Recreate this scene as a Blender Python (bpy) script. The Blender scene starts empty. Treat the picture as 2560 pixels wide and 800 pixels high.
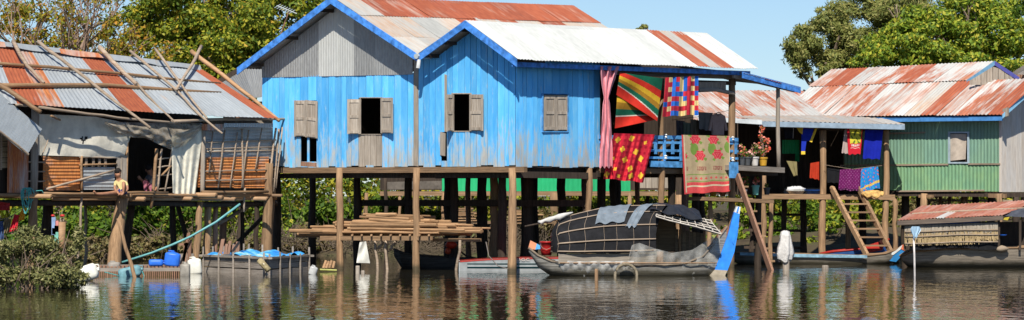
import bpy, math, random
import numpy as np
from mathutils import Vector as V
R = math.radians
rnd = random.Random(7)
SC = bpy.context.scene
COL = SC.collection
# ---------------------------------------------------------------- camera
F = 8000.0            # focal length in photo pixels (2560 wide)
HZ = 490.0            # photo row of the horizon
CAMH = 1.9
cam = bpy.data.cameras.new('camera'); cam.sensor_width = 36.0
cam.lens = 36.0 * F / 2560.0; cam.shift_y = (HZ - 400.0) / 2560.0
cam.clip_start = 0.5; cam.clip_end = 9000
camo = bpy.data.objects.new('camera', cam); COL.objects.link(camo)
camo.location = (0, 0, CAMH); camo.rotation_euler = (R(90), 0, 0)
SC.camera = camo
# ---------------------------------------------------------------- sky, sun, exposure
SUN_EL, SUN_AZ = R(48), R(4)           # the sun stands behind the camera, a little to the left
w = bpy.data.worlds.new('World'); SC.world = w; w.use_nodes = True
nt = w.node_tree; bg = nt.nodes['Background']
sky = nt.nodes.new('ShaderNodeTexSky'); sky.sky_type = 'NISHITA'; sky.sun_disc = False
sky.sun_elevation = SUN_EL; sky.sun_rotation = R(180) + SUN_AZ
sky.air_density = 1.0; sky.dust_density = 1.0; sky.ozone_density = 6.0; sky.altitude = 2000
nt.links.new(sky.outputs[0], bg.inputs['Color']); bg.inputs['Strength'].default_value = 0.088
sl = bpy.data.lights.new('sun', 'SUN'); sl.energy = 5.0; sl.angle = R(0.5); sl.color = (1.0, 0.95, 0.86)
so = bpy.data.objects.new('sun', sl); COL.objects.link(so)
sd = V((-math.sin(SUN_AZ) * math.cos(SUN_EL), -math.cos(SUN_AZ) * math.cos(SUN_EL), math.sin(SUN_EL)))
so.rotation_euler = sd.to_track_quat('Z', 'Y').to_euler(); so.location = (-8, -30, 60)
vs = SC.view_settings; vs.view_transform = 'Standard'; vs.look = 'None'; vs.gamma = 1.0; vs.exposure = 0.3
# ---------------------------------------------------------------- pixel <-> place
def U(px, py, Y):
    return V(((px - 1280.0) / F * Y, Y, CAMH + (HZ - py) / F * Y))
def proj(p):
    return (1280 + F * p.x / p.y, HZ - F * (p.z - CAMH) / p.y)
def waterY(py): return F * CAMH / (py - HZ)
class Pl:
    """a standing (vertical) plane through point p0 running along direction d (xy)"""
    def __init__(s, p0, d):
        s.p = V((p0[0], p0[1], 0)); s.d = V((d[0], d[1], 0)).normalized()
        n = V((s.d.y, -s.d.x, 0))
        s.n = n if n.y < 0 else -n           # faces the camera
    @staticmethod
    def px(px0, Y0, px1, Y1):
        a, b = U(px0, HZ, Y0), U(px1, HZ, Y1)
        return Pl(a, b - a)
    def Y(s, px, off=0.0):
        k = (px - 1280.0) / F
        p = s.p + s.n * off
        # p.x + t d.x = k (p.y + t d.y)
        t = (k * p.y - p.x) / (s.d.x - k * s.d.y)
        return p.y + t * s.d.y
    def at(s, px, py, off=0.0):
        return U(px, py, s.Y(px, off))
def lerp(a, b, t): return a + (b - a) * t
def ip(x, pts):
    if x <= pts[0][0]: return pts[0][1]
    for (a, b), (c, d) in zip(pts, pts[1:]):
        if x <= c: return b + (d - b) * (x - a) / (c - a)
    return pts[-1][1]
# ---------------------------------------------------------------- mesh building
class MB:
    def __init__(s): s.v = []; s.f = []; s.m = []; s.uv = None
    def quadgrid(s, fn, nu, nv, mfn=None, uvs=(1, 1), back=None):
        if s.uv is None: s.uv = []
        b = len(s.v)
        for j in range(nv + 1):
            for i in range(nu + 1): s.v.append(tuple(fn(i / nu, j / nv)))
        W = nu + 1
        for j in range(nv):
            for i in range(nu):
                s.f.append((b + j * W + i, b + j * W + i + 1, b + (j + 1) * W + i + 1, b + (j + 1) * W + i))
                s.m.append(mfn((i + .5) / nu, (j + .5) / nv) if mfn else 0)
                for (a, c) in ((i, j), (i + 1, j), (i + 1, j + 1), (i, j + 1)):
                    s.uv.append((a / nu * uvs[0], c / nv * uvs[1]))
        return s
    def face(s, idx, m=0):
        s.f.append(tuple(idx)); s.m.append(m)
        if s.uv is not None: s.uv += [(0, 0)] * len(idx)
    def shell(s, fn, nrm, nu, nv, th, uvs=(1, 1)):
        """sheet with thickness: front grid, back grid, closed rim"""
        b = len(s.v); s.quadgrid(fn, nu, nv, None, uvs)
        c = len(s.v); s.quadgrid(lambda u, v: V(fn(u, v)) - nrm * th, nu, nv, None, uvs)
        W = nu + 1
        rim = [(i, 0) for i in range(nu)] + [(nu, j) for j in range(nv)] + [(i, nv) for i in range(nu, 0, -1)] + [(0, j) for j in range(nv, 0, -1)]
        ids = [j * W + i for i, j in rim]
        for a, d in zip(ids, ids[1:] + ids[:1]): s.face((b + a, b + d, c + d, c + a))
        return s
    def slab(s, q, th, n=None, m=0):
        """thick quad or polygon: q front corners, th thickness away from n"""
        q = [V(p) for p in q]
        if n is None:
            n = (q[1] - q[0]).cross(q[2] - q[0]).normalized()
            if n.y > 0: n = -n
        b = len(s.v); k = len(q)
        s.v += [tuple(p) for p in q] + [tuple(p - n * th) for p in q]
        s.face(range(b, b + k), m); s.face(range(b + 2 * k - 1, b + k - 1, -1), m)
        for i in range(k): s.face((b + i, b + k + i, b + k + (i + 1) % k, b + (i + 1) % k), m)
        return s
    def beam(s, p0, p1, w, h, m=0):
        """square timber from p0 to p1, w sideways, h up"""
        p0, p1 = V(p0), V(p1); d = (p1 - p0).normalized()
        up = V((0, 0, 1)) if abs(d.z) < .9 else V((0, 1, 0))
        a = d.cross(up).normalized(); u = a.cross(d).normalized()
        b = len(s.v)
        for p in (p0, p1):
            for x, y in ((-1, -1), (1, -1), (1, 1), (-1, 1)): s.v.append(tuple(p + a * (x * w / 2) + u * (y * h / 2)))
        for q in ((0, 1, 2, 3), (7, 6, 5, 4), (0, 4, 5, 1), (1, 5, 6, 2), (2, 6, 7, 3), (3, 7, 4, 0)): s.face([b + i for i in q], m)
        return s
    def tube(s, pts, rad, n=8, m=0, cap=True, hollow=0.0):
        pts = [V(p) for p in pts]
        if not hasattr(rad, '__len__'): rad = [rad] * len(pts)
        b = len(s.v); ref = V((0.13, 0.21, 0.97))
        for i, p in enumerate(pts):
            d = (pts[min(i + 1, len(pts) - 1)] - pts[max(i - 1, 0)])
            d = d.normalized() if d.length > 1e-9 else V((0, 0, 1))
            r0 = ref if abs(d.dot(ref)) < .93 else V((1, 0, 0))
            a = d.cross(r0).normalized(); u = a.cross(d)
            for k in range(n):
                t = 2 * math.pi * k / n
                s.v.append(tuple(p + (a * math.cos(t) + u * math.sin(t)) * rad[i]))
        for i in range(len(pts) - 1):
            for k in range(n):
                s.face((b + i * n + k, b + i * n + (k + 1) % n, b + (i + 1) * n + (k + 1) % n, b + (i + 1) * n + k), m)
        if cap:
            s.face([b + k for k in range(n)][::-1], m); e = b + (len(pts) - 1) * n; s.face([e + k for k in range(n)], m)
        return s
    def lathe(s, base, prof, n=16, m=0):
        """prof: (radius, z) pairs round a standing axis at base"""
        base = V(base); b = len(s.v)
        for r, z in prof:
            for k in range(n):
                t = 2 * math.pi * k / n; s.v.append((base.x + r * math.cos(t), base.y + r * math.sin(t), base.z + z))
        for i in range(len(prof) - 1):
            for k in range(n): s.face((b + i * n + k, b + i * n + (k + 1) % n, b + (i + 1) * n + (k + 1) % n, b + (i + 1) * n + k), m)
        s.face([b + k for k in range(n)][::-1], m); e = b + (len(prof) - 1) * n; s.face([e + k for k in range(n)], m)
        return s
    def blob(s, c, rx, ry, rz, n=10, k=7, jit=0.0, m=0, rg=None):
        c = V(c); b = len(s.v); rg = rg or rnd
        for j in range(k + 1):
            ph = math.pi * j / k
            for i in range(n):
                t = 2 * math.pi * i / n; q = 1 + rg.uniform(-jit, jit)
                s.v.append((c.x + rx * math.sin(ph) * math.cos(t) * q, c.y + ry * math.sin(ph) * math.sin(t) * q, c.z + rz * math.cos(ph) * q))
        for j in range(k):
            for i in range(n): s.face((b + j * n + i, b + (j + 1) * n + i, b + (j + 1) * n + (i + 1) % n, b + j * n + (i + 1) % n), m)
        return s
def root_loc(o):
    while o.parent: o = o.parent
    return V(o.location)
def link(name, me, parent=None, base=None):
    o = bpy.data.objects.new(name, me); COL.objects.link(o)
    if parent: o.parent = parent
    elif base is not None: o.location = base
    return o
def build(mb, name, mats, parent=None, smooth=False, base=None, origin=None):
    """mesh object; vertices come in world space and are stored relative to the thing's base"""
    me = bpy.data.meshes.new(name)
    if parent: off = root_loc(parent)
    else:
        if base is None:
            a = np.array(mb.v); base = V(((a[:, 0].min() + a[:, 0].max()) / 2, (a[:, 1].min() + a[:, 1].max()) / 2, a[:, 2].min()))
        off = V(base)
    a = np.array(mb.v, dtype=float) - np.array(off)
    me.from_pydata([tuple(x) for x in a], [], mb.f)
    if not isinstance(mats, (list, tuple)): mats = [mats]
    for m in mats: me.materials.append(m)
    if len(mats) > 1: me.polygons.foreach_set('material_index', mb.m)
    if mb.uv is not None:
        uvl = me.uv_layers.new(name='UVMap'); uvl.data.foreach_set('uv', np.array(mb.uv, dtype=float).ravel())
    if smooth: me.polygons.foreach_set('use_smooth', [True] * len(me.polygons))
    me.update()
    return link(name, me, parent, None if parent else off)
def tag(o, label, cat, group=None, kind=None):
    o['label'] = label; o['category'] = cat
    if group: o['group'] = group
    if kind: o['kind'] = kind
    return o
def thing(name, loc, label, cat, group=None):
    o = bpy.data.objects.new(name, None); COL.objects.link(o); o.location = loc; o.empty_display_size = .2
    return tag(o, label, cat, group)
def jit(a): return rnd.uniform(-a, a)
def crook(a, b, n=5, amp=.02, rg=None):
    """points of a slightly crooked pole from a to b"""
    a, b = V(a), V(b); rg = rg or rnd
    return [a.lerp(b, i / n) + (V((rg.uniform(-amp, amp), rg.uniform(-amp, amp), rg.uniform(-amp, amp))) if 0 < i < n else V((0, 0, 0))) for i in range(n + 1)]
def pole(a, b, r0, r1=None, n=8, seg=5, amp=.015, mb=None):
    r1 = r0 if r1 is None else r1
    mb = mb or MB(); mb.tube(crook(a, b, seg, amp), [lerp(r0, r1, i / seg) for i in range(seg + 1)], n); return mb
# ---------------------------------------------------------------- materials
def mat(name, rough=.7, metal=0.0, spec=.3):
    m = bpy.data.materials.new(name); m.use_nodes = True
    b = m.node_tree.nodes['Principled BSDF']; b.inputs['Roughness'].default_value = rough
    b.inputs['Metallic'].default_value = metal; b.inputs['Specular IOR Level'].default_value = spec
    return m, m.node_tree, b
def N(t, k, **kw):
    n = t.nodes.new('ShaderNode' + k)
    for a, v in kw.items(): setattr(n, a, v)
    return n
def ramp(t, src, stops, interp='LINEAR'):
    r = N(t, 'ValToRGB'); r.color_ramp.interpolation = interp
    e = r.color_ramp.elements
    while len(e) < len(stops): e.new(.5)
    for x, (p, c) in zip(e, stops): x.position = p; x.color = (*c, 1) if len(c) == 3 else c
    t.links.new(src, r.inputs[0]); return r.outputs[0]
def noise(t, vec, scale, detail=4, rough=.55):
    n = N(t, 'TexNoise'); n.inputs['Scale'].default_value = scale; n.inputs['Detail'].default_value = detail; n.inputs['Roughness'].default_value = rough
    t.links.new(vec, n.inputs['Vector']); return n.outputs[0]
def mapping(t, vec, scale=(1, 1, 1), shift=True):
    m = N(t, 'Mapping'); m.inputs['Scale'].default_value = scale; t.links.new(vec, m.inputs['Vector'])
    if shift:       # every object gets its own patch of the pattern
        oi = N(t, 'ObjectInfo'); mu = N(t, 'VectorMath', operation='SCALE'); mu.inputs[0].default_value = (37, 53, 71)
        t.links.new(oi.outputs['Random'], mu.inputs['Scale']); t.links.new(mu.outputs[0], m.inputs['Location'])
    return m.outputs[0]
def mix(t, f, a, b, mode='MIX'):
    m = N(t, 'MixRGB', blend_type=mode)
    for i, x in enumerate((f, a, b)):
        if isinstance(x, (int, float)): m.inputs[i].default_value = x
        elif isinstance(x, tuple): m.inputs[i].default_value = (*x, 1)
        else: t.links.new(x, m.inputs[i])
    return m.outputs[0]
def bump(t, b, h, dist, strength=1.0):
    n = N(t, 'Bump'); n.inputs['Distance'].default_value = dist; n.inputs['Strength'].default_value = strength
    t.links.new(h, n.inputs['Height']); t.links.new(n.outputs[0], b.inputs['Normal'])
def objrand(t, lo, hi):
    oi = N(t, 'ObjectInfo'); mr = N(t, 'MapRange'); mr.inputs['To Min'].default_value = lo; mr.inputs['To Max'].default_value = hi
    t.links.new(oi.outputs['Random'], mr.inputs['Value']); return mr.outputs[0]
def vary(t, col, lo, hi):
    h = N(t, 'HueSaturation'); t.links.new(objrand(t, lo, hi), h.inputs['Value'])
    if isinstance(col, tuple): h.inputs['Color'].default_value = (*col, 1)
    else: t.links.new(col, h.inputs['Color'])
    return h.outputs[0]
def wood(name, c1, c2, axis='z', rough=.85, lo=.75, hi=1.2, dist=.012, wet=None):
    m, t, b = mat(name, rough)
    tc = N(t, 'TexCoord'); sc = {'z': (14, 14, 1.0), 'h': (1.2, 1.2, 22)}[axis]
    v = mapping(t, tc.outputs['Object'], sc); n1 = noise(t, v, 1.6, 6, .65)
    n2 = noise(t, mapping(t, tc.outputs['Object'], (2, 2, 2)), 1.3, 3)
    c = ramp(t, n1, [(.32, c2), (.62, c1)]); c = mix(t, ramp(t, n2, [(.4, (0, 0, 0)), (.75, (.55, .55, .55))]), c, tuple(x * .55 for x in c1))
    c = vary(t, c, lo, hi)
    if wet:     # tide stain: wood that stands in the river is dark and green-brown up to this height
        sx = N(t, 'SeparateXYZ'); t.links.new(tc.outputs['Object'], sx.inputs[0]); ma = N(t, 'Math', operation='MULTIPLY_ADD'); ma.inputs[1].default_value = .25
        t.links.new(n2, ma.inputs[0]); t.links.new(sx.outputs['Z'], ma.inputs[2])
        c = mix(t, ramp(t, ma.outputs[0], [(wet * .6 + .10, (.85, .85, .85)), (wet + .16, (0, 0, 0))]), c, (.055, .048, .028))
    t.links.new(c, b.inputs['Base Color']); bump(t, b, n1, dist, .7)
    return m
def plain(name, col, rough=.7, var=.12, scale=6, spec=.3, metal=0.0, lo=.9, hi=1.1, bmp=0.0):
    m, t, b = mat(name, rough, metal, spec)
    tc = N(t, 'TexCoord'); n = noise(t, mapping(t, tc.outputs['Object']), scale, 5, .6)
    c = ramp(t, n, [(.3, tuple(x * (1 - var * 2) for x in col)), (.7, tuple(min(1, x * (1 + var)) for x in col))])
    t.links.new(vary(t, c, lo, hi), b.inputs['Base Color'])
    if bmp: bump(t, b, n, bmp)
    return m
def tin(name, base, rust=(.30, .075, .028), amount=.5, edge=.12, stretch=(5.0, .55), rough=.5, metal=.25, rust2=(.52, .17, .06), dirt=.25, lo=.88, hi=1.1):
    """corrugated sheet: paint or zinc with rust that runs down the slope (UV in metres, v down the slope)"""
    m, t, b = mat(name, rough, metal, .4)
    tc = N(t, 'TexCoord')
    n1 = noise(t, mapping(t, tc.outputs['UV'], (stretch[0], stretch[1], 1)), 1.5, 7, .62)
    n2 = noise(t, mapping(t, tc.outputs['UV'], (1.0, .7, 1)), 1.1, 3, .5)
    ad = N(t, 'Math', operation='MULTIPLY_ADD'); ad.inputs[1].default_value = .55
    t.links.new(n1, ad.inputs[0])
    h = N(t, 'Math', operation='MULTIPLY'); h.inputs[1].default_value = .45; t.links.new(n2, h.inputs[0]); t.links.new(h.outputs[0], ad.inputs[2])
    # amount 0..1 moves the threshold
    th = .78 - .56 * amount
    f = ramp(t, ad.outputs[0], [(th - edge / 2, (0, 0, 0)), (th + edge / 2, (1, 1, 1))])
    n3 = noise(t, mapping(t, tc.outputs['UV'], (9, 1.6, 1)), 2, 5, .6)
    rc = ramp(t, n3, [(.3, rust), (.7, rust2)])
    bc = ramp(t, n3, [(.25, tuple(x * (1 - dirt) for x in base)), (.65, base)])
    c = mix(t, f, bc, rc)
    t.links.new(vary(t, c, lo, hi), b.inputs['Base Color'])
    rr = ramp(t, f, [(0, (rough,) * 3), (1, (.9,) * 3)]); t.links.new(rr, b.inputs['Roughness'])
    mm = ramp(t, f, [(0, (metal,) * 3), (1, (0, 0, 0))]); t.links.new(mm, b.inputs['Metallic'])
    return m
def leafmat(name, stops, trans=.35):
    m, t, b = mat(name, .55, 0, .25)
    g = N(t, 'NewGeometry'); c = ramp(t, g.outputs['Random Per Island'], stops)
    t.links.new(c, b.inputs['Base Color'])
    tr = N(t, 'BsdfTranslucent'); t.links.new(c, tr.inputs['Color'])
    mx = N(t, 'MixShader'); mx.inputs[0].default_value = trans
    t.links.new(b.outputs[0], mx.inputs[1]); t.links.new(tr.outputs[0], mx.inputs[2])
    t.links.new(mx.outputs[0], t.nodes['Material Output'].inputs['Surface'])
    return m
M = {}
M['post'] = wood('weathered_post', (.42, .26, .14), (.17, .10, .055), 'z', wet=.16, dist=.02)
M['beam'] = wood('weathered_beam', (.34, .21, .115), (.16, .10, .055), 'h')
M['greywood'] = wood('grey_wood', (.42, .36, .29), (.24, .19, .145), 'z', lo=.85, hi=1.12)
M['greybeam'] = wood('grey_beam', (.36, .31, .26), (.19, .16, .13), 'h')
M['darkshade'] = wood('dark_shade_wood', (.075, .053, .038), (.03, .021, .015), 'z')  # dark timber; its tone also carries the shade under floors and indoors
M['bamboo'] = wood('dry_bamboo', (.48, .29, .15), (.27, .15, .075), 'h', rough=.6, lo=.55, hi=1.15, dist=.004)
M['twig'] = wood('dead_twig', (.20, .15, .10), (.10, .075, .05), 'h')
M['shutter'] = wood('peeling_shutter', (.50, .43, .35), (.25, .195, .145), 'z', lo=.85, hi=1.1)
M['stick'] = wood('grey_stick', (.44, .34, .25), (.24, .175, .12), 'h', lo=.8, hi=1.15)
M['redwood'] = wood('reddish_plank', (.36, .20, .13), (.20, .105, .065), 'z')
# ================================================================ the setting
def water_mat():
    m, t, b = mat('river_water', .035, 0, .5)
    b.inputs['Base Color'].default_value = (.030, .024, .012, 1); b.inputs['IOR'].default_value = 1.33
    tc = N(t, 'TexCoord')
    n1 = noise(t, mapping(t, tc.outputs['Object'], (1.1, .55, 1), False), 1.0, 3, .5)
    n2 = noise(t, mapping(t, tc.outputs['Object'], (.28, .10, 1), False), 1.0, 2, .5)
    n3 = noise(t, mapping(t, tc.outputs['Object'], (4.5, 1.6, 1), False), 1.0, 2, .5)
    s = N(t, 'Math', operation='MULTIPLY_ADD'); s.inputs[1].default_value = 1.6; t.links.new(n2, s.inputs[0]); t.links.new(n1, s.inputs[2])
    s2 = N(t, 'Math', operation='MULTIPLY_ADD'); s2.inputs[1].default_value = .60; t.links.new(n3, s2.inputs[0]); t.links.new(s.outputs[0], s2.inputs[2])
    bump(t, b, s2.outputs[0], .0125)
    return m
def setting():
    mb = MB(); mb.v = [(-900, -400, 0), (900, -400, 0), (900, 128, 0), (-900, 128, 0)]; mb.face((0, 1, 2, 3))
    o = build(mb, 'water', water_mat(), base=(0, 0, 0)); o['kind'] = 'structure'
    # ground: river bed, bank, flat land to the horizon
    m, t, b = mat('bank_earth', .95)
    tc = N(t, 'TexCoord'); n = noise(t, tc.outputs['Object'], .9, 6, .65)
    t.links.new(ramp(t, n, [(.3, (.04, .03, .018)), (.5, (.08, .06, .034)), (.68, (.06, .075, .02))]), b.inputs['Base Color']); bump(t, b, n, .15)
    xs = [-3000, -600, -150] + [-60 + 1.5 * i for i in range(81)] + [150, 600, 3000]
    ys = [-600, 40, 80] + [96 + .8 * i for i in range(40)] + [140, 180, 300, 800, 6000]
    rg = random.Random(3); mb = MB()
    for y in ys:
        for x in xs:
            z = ip(y, [(-600, -3), (80, -2.2), (98, -1.0), (101.5, .05), (106, .75), (112, 1.15), (140, 1.4), (6000, 1.6)])
            if 97 < y < 130 and abs(x) < 61: z += rg.uniform(-.14, .14) + .25 * math.sin(x * .37) * math.sin(y * .4 + x * .1)
            mb.v.append((x, y, z))
    W = len(xs)
    for j in range(len(ys) - 1):
        for i in range(W - 1): mb.face((j * W + i, j * W + i + 1, (j + 1) * W + i + 1, (j + 1) * W + i))
    o = build(mb, 'river_bank', m, base=(0, 0, 0), smooth=True); o['kind'] = 'structure'
setting()
# ---------------------------------------------------------------- vegetation
def leaf_cloud(clusters, n, size, seed, flat=.5, ratio=.5, shell=.5, droop=0.0):
    """many leaf-sized faces in lumpy clusters [(centre, rx, ry, rz, weight)]"""
    rs = np.random.RandomState(seed)
    w_ = np.array([c[4] for c in clusters], float); w_ /= w_.sum()
    pick = rs.choice(len(clusters), n, p=w_)
    C = np.array([tuple(c[0]) for c in clusters])[pick]; S = np.array([c[1:4] for c in clusters])[pick]
    d = rs.normal(size=(n, 3)); d /= np.linalg.norm(d, axis=1)[:, None]
    rr = (shell + (1 - shell) * rs.rand(n)) ** .7 * (1 + .18 * rs.normal(size=n))
    P = C + d * S * rr[:, None]
    nrm = d * .7 + rs.normal(size=(n, 3)) * .6 + np.array([0, -.15, flat]); nrm /= np.linalg.norm(nrm, axis=1)[:, None]
    a = np.cross(nrm, rs.normal(size=(n, 3))); a[:, 2] -= droop; a -= nrm * (a * nrm).sum(1)[:, None]; a /= np.linalg.norm(a, axis=1)[:, None]
    b = np.cross(nrm, a); L = size * (.6 + .8 * rs.rand(n))[:, None]
    fold = nrm * L * .12
    v = np.stack([P - a * L * .5, P + b * L * ratio * .5 - fold, P + a * L * .5, P - b * L * ratio * .5 - fold], 1).reshape(-1, 3)
    f = np.arange(n * 4).reshape(-1, 4)
    return v, f
def cloud_obj(name, v, f, m, parent):
    me = bpy.data.meshes.new(name); a = v - np.array(root_loc(parent))
    me.vertices.add(len(a)); me.vertices.foreach_set('co', a.ravel())
    me.loops.add(f.size); me.loops.foreach_set('vertex_index', f.ravel().astype(np.int32))
    me.polygons.add(len(f)); me.polygons.foreach_set('loop_start', np.arange(0, f.size, 4, dtype=np.int32))
    me.materials.append(m); me.update(calc_edges=True); me.validate()
    return link(name, me, parent)
def branches(mb, p, d, length, r, depth, rg, tips, spread=.6, up=.15, shrink=.7):
    seg = 4; pts = [V(p)]; dd = V(d).normalized()
    for i in range(seg):
        dd = (dd + V((rg.uniform(-1, 1), rg.uniform(-1, 1), rg.uniform(-.6, 1) * .6 + up)) * .22).normalized()
        pts.append(pts[-1] + dd * length / seg)
    mb.tube(pts, [lerp(r, r * .62, i / seg) for i in range(seg + 1)], 6 if depth > 1 else 5, cap=True)
    tips.append((pts[-1], depth))
    if depth <= 0: return
    for k in range(rg.choice((2, 3, 3))):
        q = pts[rg.choice((2, 3, 4))] if k else pts[-1]
        nd = (dd + V((rg.uniform(-1, 1), rg.uniform(-1, 1), rg.uniform(-.5, .8))) * spread).normalized()
        branches(mb, q, nd, length * shrink * rg.uniform(.8, 1.15), r * .58, depth - 1, rg, tips, spread, up, shrink)
BARK = wood('tree_bark', (.30, .22, .16), (.13, .095, .07), 'z')
PALEBARK = wood('pale_bark', (.40, .27, .20), (.22, .15, .11), 'z')
GREEN = leafmat('yellow_green_leaves', [(0, (0.054, 0.101, 0.014)), (.4, (0.149, 0.216, 0.019)), (.72, (0.324, 0.338, 0.027)), (.94, (0.486, 0.419, 0.041)), (1, (0.567, 0.351, 0.041))])
GREEN2 = leafmat('bright_leaves', [(0, (0.070, 0.126, 0.017)), (.45, (0.182, 0.280, 0.025)), (.85, (0.420, 0.448, 0.042)), (1, (0.532, 0.448, 0.056))])
FEATHER = leafmat('hazed_olive_feathery_leaves', [(0, (0.127, 0.161, 0.040)), (.5, (0.253, 0.276, 0.069)), (1, (0.391, 0.345, 0.115))])  # paled so that the leaf colour holds the distant haze
AUTUMN = leafmat('yellow_orange_leaves', [(0, (0.125, 0.175, 0.019)), (.45, (0.300, 0.275, 0.025)), (.8, (0.475, 0.300, 0.031)), (1, (0.562, 0.250, 0.037))])
SHRUB = leafmat('grey_green_leaves', [(0, (0.068, 0.080, 0.024)), (.5, (0.162, 0.168, 0.054)), (.9, (0.297, 0.277, 0.108)), (1, (0.405, 0.365, 0.176))], .2)
LUSH = leafmat('lush_leaves', [(0, (.03, .075, .01)), (.5, (.10, .19, .017)), (1, (.22, .30, .028))], .4)
DRY = leafmat('dry_leaves', [(0, (.13, .10, .04)), (.5, (.22, .16, .07)), (.85, (.15, .17, .04)), (1, (.32, .25, .12))], .25)
def tree(name, label, base, trunk_h, r, blobs, n, size, leaf, seed, bark=BARK, flat=.5, ratio=.5, shell=.45, limb=3, droop=0.0, sub=9, group='trees behind the houses'):
    """blobs: big crown lobes (centre, rx, ry, rz); each is broken up into small clumps"""
    rg = random.Random(seed); t = thing(name, base, label, 'tree', group)
    mb = MB(); b = V(base); top = b + V((rg.uniform(-.3, .3), 0, trunk_h)); tips = []
    mb.tube([b - V((0, 0, .4)), b + V((0, 0, .3)), b.lerp(top, .5) + V((.12, 0, 0)), top], [r * 1.5, r * 1.1, r * .9, r * .75], 9)
    cl = []
    for (c, rx, ry, rz) in blobs:
        c = V(c); branches(mb, top, (c - top), (c - top).length * .55, r * .5, limb, rg, tips, .55, .1, .62)
        for k in range(sub):
            d = V((rg.gauss(0, 1), rg.gauss(0, 1), rg.gauss(0, 1))).normalized(); q = rg.uniform(.45, 1.0)
            s = rg.uniform(.22, .42); cc = c + V((d.x * rx * q, d.y * ry * q, d.z * rz * q))
            cl.append((cc, rx * s, ry * s, rz * s * .75, rx * rz * s * s))
    build(mb, 'trunk', bark, t)
    v, f = leaf_cloud(cl, n, size, seed, flat, ratio, shell, droop); cloud_obj('crown', v, f, leaf, t)
    return t, cl
def G0(px, Y, z=0.0): return V(((px - 1280) / F * Y, Y, z))
# left: a half-bare yellow tree, then big dense ones
def bare_tree():
    rg = random.Random(12); b = G0(140, 112, 1.0)
    t = thing('tree', b, 'half bare tree with orange yellow leaves and twisted pale branches, at the left edge', 'tree', 'trees behind the houses')
    mb = MB(); tips = []
    mb.tube([b - V((0, 0, .4)), b + V((.1, 0, 1.5)), b + V((-.1, 0, 3.2))], [.34, .26, .2], 9)
    top = b + V((-.1, 0, 3.2))
    for dx, dz, l in ((-1.5, 2, 2.0), (-.5, 2.2, 2.1), (.3, 2, 1.9), (1.2, 2, 2.1), (1.9, 1.7, 1.9), (-.9, 1.4, 1.6), (.8, 2.2, 2.2)):
        branches(mb, top, (dx, rg.uniform(-.8, .8), dz), l, .1, 4, rg, tips, .75, .12, .74)
    build(mb, 'trunk', PALEBARK, t)
    cl = [(p, .42, .42, .32, 1) for p, d in tips if d <= 1]
    rg.shuffle(cl)
    v, f = leaf_cloud(cl[:170], 4600, .15, 5, .4, .5, .2); cloud_obj('crown', v, f, AUTUMN, t)
bare_tree()
tree('tree', 'dense yellow green tree between the rusty hut and the tall blue gable', G0(600, 113, 1.1), 3.2, .3,
     [(U(470, 60, 113), 2.0, 2.0, 1.9), (U(600, 20, 113.5), 2.3, 2.2, 2.0), (U(700, 60, 112), 1.7, 1.8, 1.9), (U(560, 130, 112), 2.2, 1.8, 1.5), (U(640, 150, 111.5), 1.6, 1.6, 1.5), (U(420, 130, 113), 1.4, 1.6, 1.4), (U(760, -40, 113), 1.7, 1.8, 1.6), (U(395, 30, 114), 1.5, 1.6, 1.6), (U(490, -10, 114), 1.8, 1.8, 1.6)],
     42000, .17, GREEN, 21, sub=14)
tree('tree', 'low yellow leaved tree just above the left end of the rusty hut roof', G0(40, 115, 1.1), 2.6, .22,
     [(U(60, 60, 115), 1.5, 1.5, 1.0), (U(20, 110, 114), 1.6, 1.5, 1.0), (U(230, 110, 116), 1.8, 1.4, .7), (U(330, 60, 117), 1.4, 1.4, 1.1), (U(340, 140, 115), 1.3, 1.4, .9)],
     6800, .16, AUTUMN, 22, sub=10, shell=.2)
# right: feathery tree, dense tree, a bright tip, a far top
tree('tree', 'feathery olive tree with drooping sprays, leftmost of the trees at right', G0(2130, 122, 1.2), 3.4, .28,
     [(U(2060, 110, 122), 1.4, 1.6, 1.2), (U(2150, 50, 123), 1.7, 1.7, 1.1), (U(2230, 30, 123), 1.7, 1.7, 1.1), (U(2000, 120, 121), .75, 1.0, .9), (U(2130, 130, 122), 1.4, 1.5, 1.2), (U(2065, 45, 122), .6, .9, .5), (U(2000, 170, 121), .5, .7, .4), (U(2080, 180, 121), .7, .8, .5)],
     36000, .17, FEATHER, 31, ratio=.3, shell=.2, droop=.7, sub=20, limb=1)
tree('tree', 'large round dense green tree behind the green house roof', G0(2370, 118, 1.2), 3.0, .32,
     [(U(2250, 120, 117), 1.8, 1.8, 1.2), (U(2360, 90, 118), 2.0, 2.0, 1.5), (U(2400, 40, 118.5), 1.8, 1.8, 1.3), (U(2480, 90, 117.5), 1.9, 1.9, 1.4), (U(2540, 120, 117), 1.4, 1.6, 1.3), (U(2330, 140, 116.5), 1.9, 1.7, .9), (U(2180, 155, 117), .9, 1.2, .6), (U(2450, 150, 116.5), 1.8, 1.6, .9)],
     36000, .17, GREEN2, 33, sub=15)
tree('tree', 'bright green drooping tree tip at the upper right edge', G0(2600, 112, 1.2), 4.2, .16,
     [(U(2585, 20, 112), .75, .8, .9), (U(2600, -40, 112), .8, .8, .8)], 2600, .2, LUSH, 35, ratio=.22, droop=.9, sub=8)
tree('tree', 'tiny far tree top showing above the white roof ridge', G0(1600, 185, 1.4), 8.6, .2, [(U(1602, 72, 185), .5, .5, .35), (U(1590, 80, 185), .5, .5, .3)], 420, .24, FEATHER, 36, sub=6)
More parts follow.
